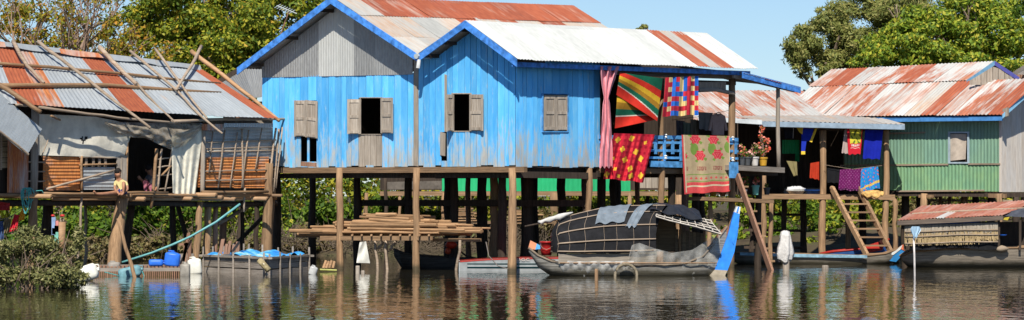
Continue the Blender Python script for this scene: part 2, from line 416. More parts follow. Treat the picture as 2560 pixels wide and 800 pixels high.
# shrubs on the bank behind the stilts
BG = 'shrubs on the bank behind the stilts'
def shrub(label, base, blobs, n, size, leaf, seed, stems=7, shell=.3, ratio=.5, cat='shrub', group=BG, flat=.6):
    rg = random.Random(seed); b = V(base); t = thing('shrub', b, label, cat, group)
    mb = MB(); cl = []
    for (c, rx, ry, rz) in blobs:
        c = V(c)
        for k in range(stems):
            e = c + V((rg.uniform(-rx, rx), rg.uniform(-ry, ry), rg.uniform(-.3, .9) * rz)); s = b.lerp(V((c.x, c.y, b.z)), .7) + V((rg.uniform(-.2, .2), 0, 0))
            mid = s.lerp(e, .5) + V((rg.uniform(-.15, .15), rg.uniform(-.1, .1), .1)); mb.tube([s, mid, e], [.02, .012, .005], 5)
        for k in range(9):
            d = V((rg.gauss(0, 1), rg.gauss(0, 1), rg.gauss(0, 1))).normalized(); q = rg.uniform(.3, 1); s = rg.uniform(.25, .45)
            cl.append((c + V((d.x * rx * q, d.y * ry * q, d.z * rz * q)), rx * s, ry * s, rz * s, rx * rz * s * s))
    build(mb, 'stem', BARK, t)
    v, f = leaf_cloud(cl, n, size, seed, flat, ratio, shell); cloud_obj('foliage', v, f, leaf, t)
    return t
for i, (px, py, Y, rx, rz, n, leaf, lab) in enumerate((
    (110, 560, 101, 1.3, .8, 2200, LUSH, 'lush shrub in the shade behind the leftmost hut post'),
    (260, 590, 103, 1.1, .9, 2200, LUSH, 'lush shrub behind the leaning prop of the rusty hut'),
    (390, 540, 102, 1.5, 1.0, 3800, LUSH, 'bright leafy shrub under the rusty hut, right of the thick leaning post'),
    (470, 600, 104, 1.1, .9, 2000, DRY, 'dull dry shrub under the rusty hut behind the blue cans'),
    (590, 560, 104, 1.5, 1.1, 3600, GREEN2, 'yellow green shrub behind the right end of the rusty hut'),
    (740, 545, 105, 1.5, 1.0, 4200, LUSH, 'bright yellow green shrub behind the floating fish pen'),
    (900, 540, 107, 1.6, .9, 3600, LUSH, 'bright leafy shrub behind the bamboo stack'),
    (760, 600, 102.5, 1.2, .5, 1500, DRY, 'dry twiggy shrub between the fish pen and the bamboo rack'),
    (1040, 530, 108, 1.5, .9, 2600, GREEN2, 'leafy shrub left of the green sheet wall, under the house'),
    (1130, 600, 104, 1.6, .6, 2000, DRY, 'dry grassy shrub behind the dark motor boat'),
    (1310, 580, 104, 1.3, .8, 2200, DRY, 'dry brown shrub left of the covered boat stern'),
    (1480, 570, 106, 1.6, .8, 2400, GREEN2, 'green shrub in shade behind the covered boat canopy'),
    (1690, 560, 108, 1.5, .9, 2400, GREEN2, 'green shrub in shade behind the covered boat bow'),
    (1865, 590, 105, 1.2, .9, 3000, GREEN2, 'yellow green shrub behind the narrow stair stringer'),
    (1990, 570, 106, 1.3, .9, 3000, LUSH, 'bright shrub behind the white cloth on a stump'),
    (2080, 600, 104, .9, .7, 1800, GREEN2, 'leafy shrub behind the middle post of the drying deck'),
    (2330, 520, 108, 1.5, .8, 2000, DRY, 'dry shrub under the green house'))):
    c = U(px, py, Y); gz = .3
    shrub(lab, (c.x, Y, gz), [(c, rx, .9, rz), (c + V((rx * .6, .3, -rz * .5)), rx * .7, .8, rz * .7), (c + V((-rx * .6, .3, -rz * .45)), rx * .7, .8, rz * .7)], n, .2, leaf, 60 + i)
# near shrub standing in the water, lower left
b = U(70, 722, waterY(722))
shrub('grey green leafy bush growing out of the water at the lower left', (b.x, b.y, -.1),
      [(b + V((-.35, .2, .45)), .75, .6, .5), (b + V((.45, .2, .35)), .75, .6, .42), (b + V((.05, .3, .85)), .7, .5, .4), (b + V((-.7, .2, .25)), .5, .5, .35), (b + V((.95, .2, .18)), .4, .4, .25), (b + V((.85, .4, .8)), .3, .25, .45)],
      15000, .085, SHRUB, 90, stems=9, shell=.15, ratio=.4, group='bush in the water', flat=.4)
def litter(name, px0, px1, Y0, Y1, n, label, seed):
    """tangled dry twigs on the bank"""
    rg = random.Random(seed); mb = MB()
    for i in range(n):
        p = U(rg.uniform(px0, px1), 600, rg.uniform(Y0, Y1)); p.z = rg.uniform(.1, .5)
        d = V((rg.gauss(0, 1), rg.gauss(0, .5), rg.uniform(.1, 1.4))).normalized() * rg.uniform(.5, 1.1)
        m_ = p + d * .5 + V((rg.uniform(-.1, .1), 0, rg.uniform(-.1, .2))); mb.tube([p, m_, p + d], [.014, .011, .005], 4, cap=False)
    tag(build(mb, name, M['twig'], base=None), label, 'twigs', None, 'stuff')
litter('dry_twigs', 690, 1000, 100.5, 103, 260, 'tangle of dry bare twigs on the bank behind the bamboo rack', 4)
litter('dry_twigs', 1050, 1380, 100.5, 103.5, 200, 'tangle of dry twigs and stalks on the bank behind the motor boats', 5)
litter('dry_twigs', 380, 660, 100.5, 103.5, 150, 'tangle of dry twigs on the bank behind the fish pen', 6)
# ================================================================ the blue house
def blue_paint():
    m, t, b = mat('worn_blue_paint', .6, 0, .3)
    tc = N(t, 'TexCoord'); v = mapping(t, tc.outputs['Object'], (8, 8, 1.6))
    n1 = noise(t, v, 1.5, 6, .65); n2 = noise(t, mapping(t, tc.outputs['Object'], (3.5, 3.5, .8)), 1.2, 4, .6)
    sx = N(t, 'SeparateXYZ'); t.links.new(tc.outputs['Object'], sx.inputs[0])
    low = N(t, 'MapRange'); low.inputs['From Min'].default_value = 4.05; low.inputs['From Max'].default_value = 2.6; low.inputs['To Max'].default_value = .36
    t.links.new(sx.outputs['Z'], low.inputs['Value'])
    pt_ = noise(t, mapping(t, tc.outputs['Object'], (1.1, 1.1, .5)), 1.0, 3, .6); lm = N(t, 'Math', operation='MULTIPLY'); t.links.new(low.outputs[0], lm.inputs[0]); t.links.new(ramp(t, pt_, [(.33, (.25, .25, .25)), (.66, (1.25, 1.25, 1.25))]), lm.inputs[1])
    a = N(t, 'Math', operation='ADD'); t.links.new(n1, a.inputs[0]); t.links.new(lm.outputs[0], a.inputs[1])
    wear = ramp(t, a.outputs[0], [(.62, (0, 0, 0)), (.88, (1, 1, 1))])
    blue = ramp(t, n2, [(.3, (.07, .40, .83)), (.55, (.13, .52, .93)), (.75, (.21, .60, .93))])
    chalk = ramp(t, a.outputs[0], [(.56, (0, 0, 0)), (.86, (.7, .7, .7))]); blue = mix(t, chalk, vary(t, blue, .74, 1.12), (.40, .62, .74))
    c = mix(t, wear, blue, ramp(t, n1, [(.35, (.30, .28, .25)), (.7, (.50, .50, .47))]))
    t.links.new(c, b.inputs['Base Color']); bump(t, b, n1, .006, .6)
    return m
M['blue'] = blue_paint()
M['fascia'] = plain('blue_fascia_paint', (.07, .26, .72), .6, .3, 7)
M['railblue'] = plain('rail_blue_paint', (.10, .33, .66), .6, .25, 7)
M['zinc'] = tin('zinc_sheet', (.40, .40, .375), amount=.12, edge=.3, rough=.5, dirt=.25)
M['zincwarm'] = tin('zinc_sheet_stained', (.44, .43, .40), rust=(.40, .20, .10), rust2=(.50, .32, .19), amount=.40, edge=.25, stretch=(9, .3), dirt=.2, metal=.1)
M['zincrust'] = tin('rusty_roof_sheet', (.46, .42, .36), rust=(.22, .055, .03), rust2=(.36, .10, .05), amount=.8, edge=.25, metal=.1)
M['whitetin'] = tin('white_painted_sheet', (.55, .56, .535), amount=.05, edge=.3, rough=.6, metal=0, dirt=.22, lo=.87, hi=1.07, rust=(.42, .36, .28), rust2=(.5, .46, .4))
M['redtin'] = tin('rust_red_sheet', (.52, .40, .32), rust=(.25, .06, .03), rust2=(.37, .105, .05), amount=.80, edge=.26, metal=0)
M['gutter'] = plain('grey_gutter', (.45, .50, .50), .5, .1)
a_, b_ = R(36), R(46)
gd = V((-math.cos(a_), math.sin(a_), 0)); sdir = V((math.cos(b_), math.sin(b_), 0))
COR = U(1290, 490, 80); COR.z = 0
GW = Pl(COR, gd); SW = Pl(COR, sdir)                   # gable wall and long side wall
GF = Pl(COR - sdir * .5, gd)                            # plane of the barge boards
SE = Pl(COR - gd * .5, sdir)                            # plane of the eave
HB = V((COR.x, COR.y, 0))
blue = thing('stilt_house', HB, 'bright blue plank stilt house with two gables and a white tin roof', 'house')
E0 = SE.at(1293, 151); E1 = SE.at(1893, 175)
R0 = GF.at(1163, 54); V0 = GF.at(1046, 139); P0 = GF.at(828, -6); L0 = GF.at(594, 172)
R1 = Pl(R0, sdir).at(1765, 86); slen = (R1 - R0).length
V1 = V0 + (R1 - R0)
P1 = Pl(P0, sdir).at(1432, 17); L1 = L0 + (P1 - P0); V1b = V0 + (P1 - P0)
RN = random.Random(5)
def roof(parent, A0, A1, B0, B1, cuts, mats, rows=1, amp=.012, per=.1, lap=.05, name='roof_sheet', lift=0.0, sag=0.0, rg=RN, rowmats=None, nv=2):
    """sheets between ridge A0-A1 and eave B0-B1; cuts: fractions along; rows: fractions down the slope"""
    A0, A1, B0, B1 = map(V, (A0, A1, B0, B1))
    n = (A1 - A0).cross(B0 - A0).normalized()
    if n.z < 0: n = -n
    rws = rows if isinstance(rows, list) else [i / rows for i in range(rows + 1)]
    for j in range(len(rws) - 1):
        for i in range(len(cuts) - 1):
            u0, u1 = cuts[i], cuts[i + 1]; v0, v1 = rws[j], rws[j + 1] + (lap if j < len(rws) - 2 else rg.uniform(0, .012))
            off = lift + .012 * (len(rws) - 1 - j) + rg.uniform(0, .01)
            wdt = ((A1 - A0) * (u1 - u0)).length; ln = (B0 - A0).length * (v1 - v0)
            k = max(3, int(wdt / per)); nu = k * 4
            tl, tr = rg.uniform(-.006, .012), rg.uniform(-.006, .012)
            def fn(u, v, u0=u0, u1=u1, v0=v0, v1=v1, off=off, k=k, tl=tl, tr=tr):
                uu = lerp(u0, u1, u); vv = lerp(v0, v1, v)
                p = A0.lerp(A1, uu).lerp(B0.lerp(B1, uu), vv)
                return p + n * (off + amp * math.sin(2 * math.pi * k * u) + (tl * (1 - u) + tr * u) * v - sag * math.sin(math.pi * uu) )
            mb = MB().shell(fn, n, nu, nv, .006, (wdt, ln))
            key = (rowmats[j] if rowmats else mats)
            build(mb, name, M[key[i % len(key)]], parent)
def cutsn(n, rg, j=.12):
    c = [(i + (rg.uniform(-j, j) if 0 < i < n else 0)) / n for i in range(n + 1)]; return c
# main (rear) roof: right slope seen, left slope falling away
c = cutsn(11, RN); 
def pick(rg, n, pool): return [rg.choice(pool) for _ in range(n)]
roof(blue, P0, P1, V0, V1b, c, None, rows=[0, .30, .66, 1.0], rowmats=[['zincwarm', 'zincrust', 'zincrust', 'redtin', 'zincrust', 'redtin', 'redtin', 'zincrust', 'redtin', 'redtin', 'redtin'], ['zincwarm', 'zincwarm', 'zinc', 'zincwarm', 'redtin', 'zincwarm', 'redtin', 'zincwarm', 'zincrust', 'zincwarm', 'zincwarm'], ['zincwarm']], lap=.03)
roof(blue, P0, P1, L0, L1, cutsn(9, RN), ['zinc', 'zincwarm', 'zincrust'], rows=2)
# front white roof
cw = [0] + [ip(x, [(1163, 0), (1765, 1)]) for x in (1200, 1236, 1274, 1312, 1350, 1388, 1426, 1464, 1502, 1540, 1578, 1606, 1636, 1668, 1700, 1733)] + [1]
mw = ['whitetin'] * 12 + ['redtin', 'zincwarm', 'redtin', 'whitetin', 'whitetin']
roof(blue, R0, R1, E0, E1, cw, mw, lift=.02, nv=3)
roof(blue, R0, R1, V0 + V((0, 0, .04)), V1 + V((0, 0, .04)), cutsn(8, RN), ['whitetin', 'zincwarm'], lift=.01)
# ridge caps
def cap(parent, A, B, n1, n2, w, m, k=8, rg=RN):
    for i in range(k):
        p, q = A.lerp(B, i / k), A.lerp(B, (i + 1.03) / k); z = V((0, 0, .035 + .006 * (i % 2)))
        mb = MB(); mb.slab([p + z, q + z, q + z + n1 * w, p + z + n1 * w], .004, V((0, 0, 1))); mb.slab([p + z, q + z, q + z + n2 * w, p + z + n2 * w], .004, V((0, 0, 1)))
        build(mb, 'ridge_cap', M[m], parent)
d1 = (E0 - R0).normalized(); d2 = (V0 - R0).normalized()
cap(blue, R0, R1, d1, d2, .17, 'whitetin')
cap(blue, P0, P1, (V0 - P0).normalized(), (L0 - P0).normalized(), .16, 'zincrust')
# barge boards and fascias
def board(parent, A, B, h, th, m, name='fascia_board', up=.03, n=None):
    A, B = V(A), V(B); mb = MB(); z = V((0, 0, up)); d = V((0, 0, -h))
    mb.slab([A + z, B + z, B + z + d, A + z + d], th, n); return build(mb, name, m, parent)
gn = GW.n
for A, B in ((L0, P0), (P0, V0 - gd * 0), (V0, R0), (R0, E0)):
    board(blue, A + gn * .03, B + gn * .03, .19, .03, M['fascia'], 'barge_board')
board(blue, E0 - V((0, 0, .06)) + gd * .14, E1 - V((0, 0, .06)) + gd * .14 - sdir * .1, .12, .03, M['fascia'], n=SW.n)
mb = MB(); mb.tube([V0 + gn * .1 + V((0, 0, -.02)), V0 - gn * 1.2 + V((0, 0, .02))], .07, 8); build(mb, 'gutter', M['gutter'], blue)
mb = MB(); q = V0 + gn * .05; mb.tube([q + V((.05, 0, -.1)), q + V((.02, 0, -.32))], .05, 8); build(mb, 'downpipe', plain('white_pipe', (.7, .7, .68), .5), blue)
# rafters and purlins under the overhang
for A, B in ((P0, L0), (P0, V0), (R0, V0), (R0, E0)):
    for t_ in (.12, .5, .88):
        p = A.lerp(B, t_) - V((0, 0, .10)); mb = MB().beam(p + gn * 0, p + sdir * 1.2, .07, .09); build(mb, 'purlin', M['darkshade'], blue)
# wall profile under the roofs (top row of the boards, in photo pixels on the wall plane)
def profile(pts, down=.10):
    return [proj(p + sdir * .5 - V((0, 0, down))) for p in pts]
prof = sorted(profile((L0, P0, V0, R0, E0)))
def walltop(px): return ip(px, prof)
def planks(parent, plane, edges, top, bot, holes, m, th=.025, name='wall_board', rg=RN, ragged=3):
    """standing boards between px edges; holes: (px0, px1, py0, py1)"""
    for x0, x1 in zip(edges, edges[1:]):
        xm = (x0 + x1) / 2; y0a, y0b = top(x0), top(x1)
        y1 = bot(xm) + rg.uniform(-ragged, ragged); segs = [(None, y1)]
        hs = [h for h in holes if x0 < h[1] - 2 and x1 > h[0] + 2]
        parts = []; cur = 'top'
        ys = [('t', None)]
        for h in sorted(hs, key=lambda h: h[2]):
            parts.append((cur, h[2])); cur = h[3]
        parts.append((cur, y1))
        off = rg.uniform(-.010, .012); g = .55
        for (a, b) in parts:
            if a != 'top' and b - a < 3: continue
            ya, yb = (y0a, y0b) if a == 'top' else (a, a)
            if min(b - ya, b - yb) < 2: continue
            xs0, xs1 = x0 + g, x1 - g
            q = [plane.at(xs0, ya, off), plane.at(xs1, yb, off + rg.uniform(-.004, .004)), plane.at(xs1, b, off), plane.at(xs0, b, off)]
            build(MB().slab(q, th, plane.n), name, m, parent)
def edges(x0, x1, n, rg=RN, j=.18):
    w_ = (x1 - x0) / n; return [x0] + [x0 + w_ * (i + rg.uniform(-j, j)) for i in range(1, n)] + [x1]
# openings
H1 = (738, 792, 251, 342); H1b = (752, 791, 342, 404); H2 = (901, 953, 245, 335); H3 = (1131, 1176, 235, 327); H3b = (1103, 1117, 330, 402)
HP = (896, 955, 335, 413)
gbot = lambda px: ip(px, [(655, 418), (1040, 416), (1290, 415)])
e1 = sorted(set([655, 738, 752, 791, 896, 955, 1034] + [round(x) for x in edges(655, 738, 6)[1:-1]] + [770] + [round(x) for x in edges(791, 896, 7)[1:-1]] + [915, 934] + [round(x) for x in edges(955, 1034, 5)[1:-1]]))
sheetbot = lambda px: ip(px, [(655, 192), (1040, 184)])
planks(blue, GW, e1, lambda px: sheetbot(px) - 2, gbot, [H1, H1b, H2, HP], M['blue'])
e2 = sorted(set([1046, 1103, 1117, 1131, 1176, 1288] + [round(x) for x in edges(1046, 1103, 4)[1:-1]] + [1147, 1162] + [round(x) for x in edges(1176, 1288, 8)[1:-1]]))
planks(blue, GW, e2, walltop, gbot, [H3, H3b], M['blue'])
stop = lambda px: ip(px, [(1290, 150), (1500, 158)])
sbot = lambda px: ip(px, [(1290, 415), (1500, 420)])
HS = (1359, 1420, 236, 328)
planks(blue, SW, edges(1291, 1359, 5) + [1380, 1400] + edges(1420, 1500, 6), stop, sbot, [HS], M['blue'])
# patch of bare boards below the middle window, corner board, weathered strip
planks(blue, GW, [896, 911, 926, 941, 955], lambda px: 336, lambda px: 416, [], M['greywood'], name='patch_board', ragged=1)
for x0, x1, y0, y1, m_ in ((1034, 1046, 140, 416, 'greywood'), (1111, 1117, 185, 330, 'greywood'), (1100, 1113, 330, 390, 'greywood'), (752, 792, 404, 417, 'redwood')):
    build(MB().slab([GW.at(x0, y0, .012), GW.at(x1, y0 + 3, .012), GW.at(x1 - 1, y1, .012), GW.at(x0, y1 - 2, .012)], .03, GW.n), 'corner_board' if x0 == 1034 else 'patch_board', M[m_], blue)
build(MB().slab([GW.at(768, 342, .0), GW.at(773, 342, 0), GW.at(773, 404, 0), GW.at(768, 404, 0)], .02, GW.n), 'wall_board', M['blue'], blue)
# tin gable above the left boards
gx = [655, 704, 755, 797, 845, 885, 934, 976, 1030]
M['gtin'] = tin('grey_gable_tin', (.36, .36, .345), amount=.05, edge=.3, metal=.3, dirt=.3)
M['gtinlight'] = tin('pale_gable_tin', (.56, .56, .52), amount=.04, edge=.3, metal=.2, dirt=.15)
for i, (x0, x1) in enumerate(zip(gx, gx[1:])):
    k = max(4, int((x1 - x0) / 5.5)); off = .012 + .008 * (i % 2)
    def fn(u, v, x0=x0, x1=x1, k=k, off=off):
        px = lerp(x0 - .5, x1 + 1.5, u); return GW.at(px, lerp(walltop(px) - 4, sheetbot(px) + 2, v), off + .005 * math.sin(2 * math.pi * k * u))
    build(MB().shell(fn, gn, k * 4, 2, .005, ((x1 - x0) / 90, 2.2)), 'gable_sheet', M['gtinlight' if i in (3, 4) else 'gtin'], blue)
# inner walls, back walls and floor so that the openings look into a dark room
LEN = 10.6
gl = GW.at(655, 418); gl.z = 0; GLEN = (gl - COR).length; zf = GW.at(1000, 417).z
def wallbox(parent, A, B, z0, z1, th, m, name='back_wall', nb=1):
    A, B = V(A), V(B)
    for i in range(nb):
        e = V((A - B).cross(V((0, 0, 1)))).normalized() * (.012 * (i % 2)); p, q = A.lerp(B, i / nb) + e, A.lerp(B, (i + 1.02) / nb) + e
        mb = MB(); mb.slab([(p.x, p.y, z1), (q.x, q.y, z1), (q.x, q.y, z0), (p.x, p.y, z0)], th); build(mb, name, m, parent)
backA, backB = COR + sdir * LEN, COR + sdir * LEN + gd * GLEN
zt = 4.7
wallbox(blue, COR + gd * (GLEN - .03) + sdir * .04, backB, zf, zt + .5, .03, M['darkshade'], 'side_wall', 12)
wallbox(blue, backB, COR + sdir * LEN + gd * 3.0, zf, zt + 1.0, .03, M['darkshade'], 'back_wall', 10)
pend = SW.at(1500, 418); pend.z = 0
wallbox(blue, pend - gn * 0, pend + gd * 3.2, zf, zt, .03, M['darkshade'], 'porch_wall', 6)
wallbox(blue, pend + gd * 2.6, pend + gd * 2.6 + sdir * 3.2, zf, zt, .03, M['darkshade'], 'porch_wall', 7)
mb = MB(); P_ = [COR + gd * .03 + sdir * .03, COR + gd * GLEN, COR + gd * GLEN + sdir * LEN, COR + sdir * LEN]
mb.slab([V((p.x, p.y, zf - .005)) for p in P_], .03, V((0, 0, 1))); build(mb, 'floor', M['darkshade'], blue)
# closed ends under the roofs
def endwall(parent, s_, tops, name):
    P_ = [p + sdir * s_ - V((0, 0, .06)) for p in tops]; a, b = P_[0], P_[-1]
    build(MB().slab(P_ + [V((b.x, b.y, zf)), V((a.x, a.y, zf))], .03, -sdir), name, M['darkshade'], parent)
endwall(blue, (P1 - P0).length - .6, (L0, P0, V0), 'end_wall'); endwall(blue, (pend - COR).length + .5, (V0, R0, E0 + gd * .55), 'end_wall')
# window shutters
def shutter(parent, plane, q, label=None, off=.05, twist=0.0, m='shutter', rails=(0.06, .5, .94), off2=None):
    """q: px0, py0, px1, py1 of a closed or folded-back leaf; off2: offset of the far edge"""
    x0, y0, x1, y1 = q; o2 = off if off2 is None else off2
    A, B, C, D = plane.at(x0, y0, off), plane.at(x1, y0 + twist, o2), plane.at(x1, y1 + twist, o2), plane.at(x0, y1, off)
    n = (B - A).cross(D - A).normalized(); n = n if n.y < 0 else -n
    s = build(MB().slab([A, B, C, D], .022, n), 'shutter', M[m], parent)
    if label: s['label'] = label
    for r in rails:
        h = .035; p, q_ = A.lerp(D, r), B.lerp(C, r); p, q_ = p.lerp(q_, .06), q_.lerp(p, .06)
        build(MB().slab([p + V((0, 0, h)) + n * .016, q_ + V((0, 0, h)) + n * .016, q_ - V((0, 0, h)) + n * .016, p - V((0, 0, h)) + n * .016], .016, n), 'shutter_rail', M[m], s)
    for u in (0.05, .95):
        p, q_ = A.lerp(B, u), D.lerp(C, u); d = (B - A).normalized() * .035
        build(MB().slab([p - d + n * .013, p + d + n * .013, q_ + d + n * .013, q_ - d + n * .013], .013, n), 'shutter_stile', M[m], s)
shutter(blue, GW, (737, 251, 763, 341)); shutter(blue, GW, (765, 250, 793, 343), twist=3)
shutter(blue, GW, (870, 248, 901, 335), 'left shutter folded open', off=.16, off2=.03); shutter(blue, GW, (953, 244, 981, 333), 'right shutter folded open', off=.03, off2=.14)
shutter(blue, GW, (1117, 236, 1133, 328), 'narrow shutter half open', off=.28, off2=.03); shutter(blue, GW, (1175, 236, 1207, 327), 'right shutter folded open', off=.03, off2=.10)
shutter(blue, SW, (1361, 238, 1388, 326), off=.0); shutter(blue, SW, (1391, 238, 1418, 326), off=.0)
def frame(parent, plane, h, m, wpx=4, off=.03, name='window_frame'):
    x0, x1, y0, y1 = h
    for q in ((x0 - wpx, y0 - wpx, x1 + wpx, y0), (x0 - wpx, y1, x1 + wpx, y1 + wpx), (x0 - wpx, y0, x0, y1), (x1, y0, x1 + wpx, y1)):
        build(MB().slab([plane.at(q[0], q[1], off), plane.at(q[2], q[1], off), plane.at(q[2], q[3], off), plane.at(q[0], q[3], off)], .04, plane.n), name, m, parent)
frame(blue, SW, HS, M['railblue'], 2.5)
frame(blue, GW, H3, M['greywood'], 2.5, .012); frame(blue, GW, H2, M['greywood'], 2, .012)
# floor beams and posts
def bpx(parent, plane, x0, y0, x1, y1, h, m, th=.14, off=0.0, name='beam'):
    build(MB().slab([plane.at(x0, y0, off), plane.at(x1, y1, off), plane.at(x1, y1 + h, off), plane.at(x0, y0 + h, off)], th, plane.n), name, m, parent)
bpx(blue, GW, 690, 419, 1310, 416.5, 14, M['beam'], off=.04)
bpx(blue, SW, 1285, 428, 1500, 432, 16, M['darkshade'], off=-.03)
bpx(blue, GW, 690, 434, 1300, 432, 12, M['darkshade'], off=-.25)
def post(parent, p, z1, r0, r1, m, name='post', rg=RN, lean=.03, n=10):
    z0 = -.9; a = V((p.x, p.y, z0)); b = V((p.x + rg.uniform(-lean, lean), p.y, z1)); k = 7
    pts = [a.lerp(b, i / k) + (V((rg.uniform(-.028, .028), rg.uniform(-.02, .02), 0)) if i not in (0, k) else V((0, 0, 0))) for i in range(k + 1)]
    mb = MB().tube(pts, [lerp(r0, r1, i / k) * rg.uniform(.88, 1.12) for i in range(k + 1)], n); return build(mb, name, m, parent, smooth=True)
def ppx(parent, px, py, Y, wpx, m='post', taper=.85, **kw):
    p = U(px, py, Y); r = wpx / 2 * Y / F; return post(parent, p, p.z, r, r * taper, M[m], **kw)
for px, w_ in ((851, 19), (1042, 21), (1281, 24)): ppx(blue, px, 420, GW.Y(px, .05), w_)
for px, py, w_ in ((1474, 420, 19), (1652, 196, 17), (1830, 195, 19)): ppx(blue, px, py, SW.Y(px, -.06), w_)
for d, e, w_ in ((6.3, 3.2, 22), (4.6, 3.0, 24), (2.5, 3.4, 26), (.5, 3.2, 26), (7.9, 3.0, 22), (7.9, 6.5, 22), (5.2, 6.4, 20), (2.8, 6.6, 26), (.4, 6.4, 22), (7.9, 10, 20), (5.2, 10, 20), (2.6, 10.2, 22), (.4, 10, 20), (1.8, 1.6, 24)):
    p = COR + gd * d + sdir * e; post(blue, p, zf, w_ / 2 * .0103, w_ / 2 * .0095, M['darkshade'])
for px, w_, Y_, m_ in ((1236, 24, 84.5, 'post'), (1172, 15, 90, 'redwood'), (1205, 30, 86, 'darkshade'), (1330, 18, 87, 'darkshade'), (1405, 26, 89, 'darkshade'), (1545, 16, 91, 'darkshade'), (1590, 14, 90, 'redwood'), (1715, 22, 92, 'redwood'), (1755, 18, 90, 'darkshade'), (965, 12, 93, 'darkshade'), (780, 20, 88, 'darkshade'), (692, 24, 87, 'darkshade')): ppx(blue, px, 425, Y_, w_, m_)
for d in (3.1, 6.5):       # cross beams along the gable direction, further back
    A, B = COR + sdir * d + V((0, 0, zf - .18)), COR + sdir * d + gd * GLEN + V((0, 0, zf - .18)); build(MB().beam(A, B, .12, .16), 'beam', M['darkshade'], blue)
A, B = COR + sdir * 3.1 + gd * .4, COR + sdir * 3.1 + gd * 8.0
zb = U(1000, 508, 83.5).z; build(MB().beam(V((A.x, A.y, zb)), V((B.x, B.y, zb)), .10, .17), 'beam', M['darkshade'], blue)
for e in (.3, 3.8, 7.2):   # joists along the side direction
    A = COR + gd * e + sdir * .05 + V((0, 0, zf - .12)); build(MB().beam(A, A + sdir * LEN, .1, .14), 'joist', M['darkshade'], blue)
# ---- porch: floor, rails, outer roof with its own posts
bpx(blue, SW, 1500, 420, 1840, 424, 12, M['beam'], off=.0, name='porch_beam')
bpx(blue, SW, 1628, 402, 1706, 404, 15, M['railblue'], th=.06, off=.10, name='rail'); bpx(blue, SW, 1820, 405, 1846, 406, 15, M['railblue'], th=.06, off=.10, name='rail')
bpx(blue, SW, 1500, 338, 1706, 339, 9, M['railblue'], th=.06, off=.06, name='rail'); bpx(blue, SW, 1815, 344, 1846, 345, 9, M['railblue'], th=.06, off=.06, name='rail')
for y_ in (352, 372, 390): bpx(blue, SW, 1500, y_, 1846, y_ + 3, 6, M['railblue'], th=.035, off=.03, name='rail')
for i, x_ in enumerate((1520, 1545, 1570, 1595, 1640, 1662, 1683, 1704, 1840)):
    y0, y1 = ((346, 392) if i % 2 else (346, 375)); bpx(blue, SW, x_ - 3, y0, x_ + 3, y0, y1 - y0 + 10, M['railblue'], th=.035, off=.045, name='baluster')
for x_, y_ in ((1664, 340), (1664, 393), (1832, 346), (1832, 398)):
    build(MB().lathe(SW.at(x_, y_ + 6, .05), [(.02, 0), (.05, .03), (.02, .06), (.05, .09), (.02, .12)], 8), 'spindle', plain('white_spindle', (.75, .75, .72)), blue)
for k in range(8):    # porch floor boards
    A = pend + gd * (.02 + .3 * k); B = A + sdir * 4.3; z = zf - .02
    build(MB().slab([V((A.x, A.y, z)), V((B.x, B.y, z)), V((B.x, B.y, z)) + gd * .28, V((A.x, A.y, z)) + gd * .28], .03, V((0, 0, 1))), 'floor_board', M['beam'], blue)
bpx(blue, SW, 1500, 172, 1840, 184, 14, M['greybeam'], off=.02, th=.10, name='wall_plate')
bpx(blue, SW, 1740, 200, 1840, 203, 10, M['darkshade'], off=-.05, th=.10, name='wall_plate')
build(pole(SW.at(1947, 420, .3), SW.at(1945, 214, .3), .06, .055, 9), 'porch_post', M['greywood'], blue, smooth=True)
q = [SW.at(1858, 184, .5), SW.at(2003, 222, .5)]
ex = gd * 2.2 + V((0, 0, .25))
roof(blue, q[0] + ex, q[1] + ex, q[0], q[1], cutsn(3, RN), ['zinc', 'zincrust', 'zinc'])
board(blue, q[0] + gn * .02, q[1] + gn * .02, .17, .03, M['fascia'], n=SW.n, up=.05)
mb = MB().beam(SW.at(1832, 190, .3), SW.at(1985, 226, .3), .06, .1); build(mb, 'rafter', M['greybeam'], blue)
bpx(blue, SW, 1828, 412, 1962, 419, 13, M['greybeam'], th=.45, off=.42, name='plant_ledge')
bpx(blue, SW, 1826, 405, 1846, 405, 40, M['railblue'], th=.05, off=.46, name='ledge_bracket')
# rolled mat under the porch roof
mb = MB().tube([SW.at(1745, 226, .1), SW.at(1790, 224, .1), SW.at(1835, 234, .1)], .055, 10); build(mb, 'blind_roll', M['greybeam'], blue)
mb = MB(); mb.shell(lambda u, v: SW.at(lerp(1745, 1815, u), lerp(205, 226, v), .08 + .006 * math.sin(u * 90)), SW.n, 40, 2, .01); build(mb, 'blind', M['greywood'], blue)
# ================================================================ the patched tin hut at left
M['hzinc'] = tin('hut_zinc', (.44, .47, .48), amount=.10, edge=.25, rough=.45, metal=.15, dirt=.22, rust=(.42, .22, .10), rust2=(.52, .32, .16))
M['hrust'] = tin('hut_rust', (.50, .50, .47), rust=(.27, .065, .03), rust2=(.40, .11, .045), amount=.9, edge=.22, stretch=(4, .4), metal=0)
M['hhalf'] = tin('hut_half_rust', (.50, .51, .49), rust=(.38, .10, .04), rust2=(.58, .22, .07), amount=.58, edge=.2, stretch=(4, .3), metal=.1)
M['horange'] = tin('orange_rust_tin', (.45, .42, .38), rust=(.38, .12, .035), rust2=(.62, .25, .07), amount=.82, edge=.3, stretch=(1.2, 3.5), metal=0)
M['hgrey'] = tin('grey_wall_tin', (.44, .46, .46), amount=.2, edge=.3, stretch=(.6, 5), metal=.15, rust=(.40, .22, .12), rust2=(.5, .3, .16))
HW = Pl.px(0, 76, 690, 84)
hb = HW.at(345, 490); hut = thing('tin_hut', (hb.x, hb.y, 0), 'patched stilt hut with rusty grey tin roof weighted by poles', 'hut')
HO = .4; HR = 2.3
hd = HW.d if HW.d.x > 0 else -HW.d
B0 = HW.at(-90, 250, HO); B1 = HW.at(692, 297, HO); A0 = HW.at(-120, 94, -HR); A1 = HW.at(492, 166, -HR)
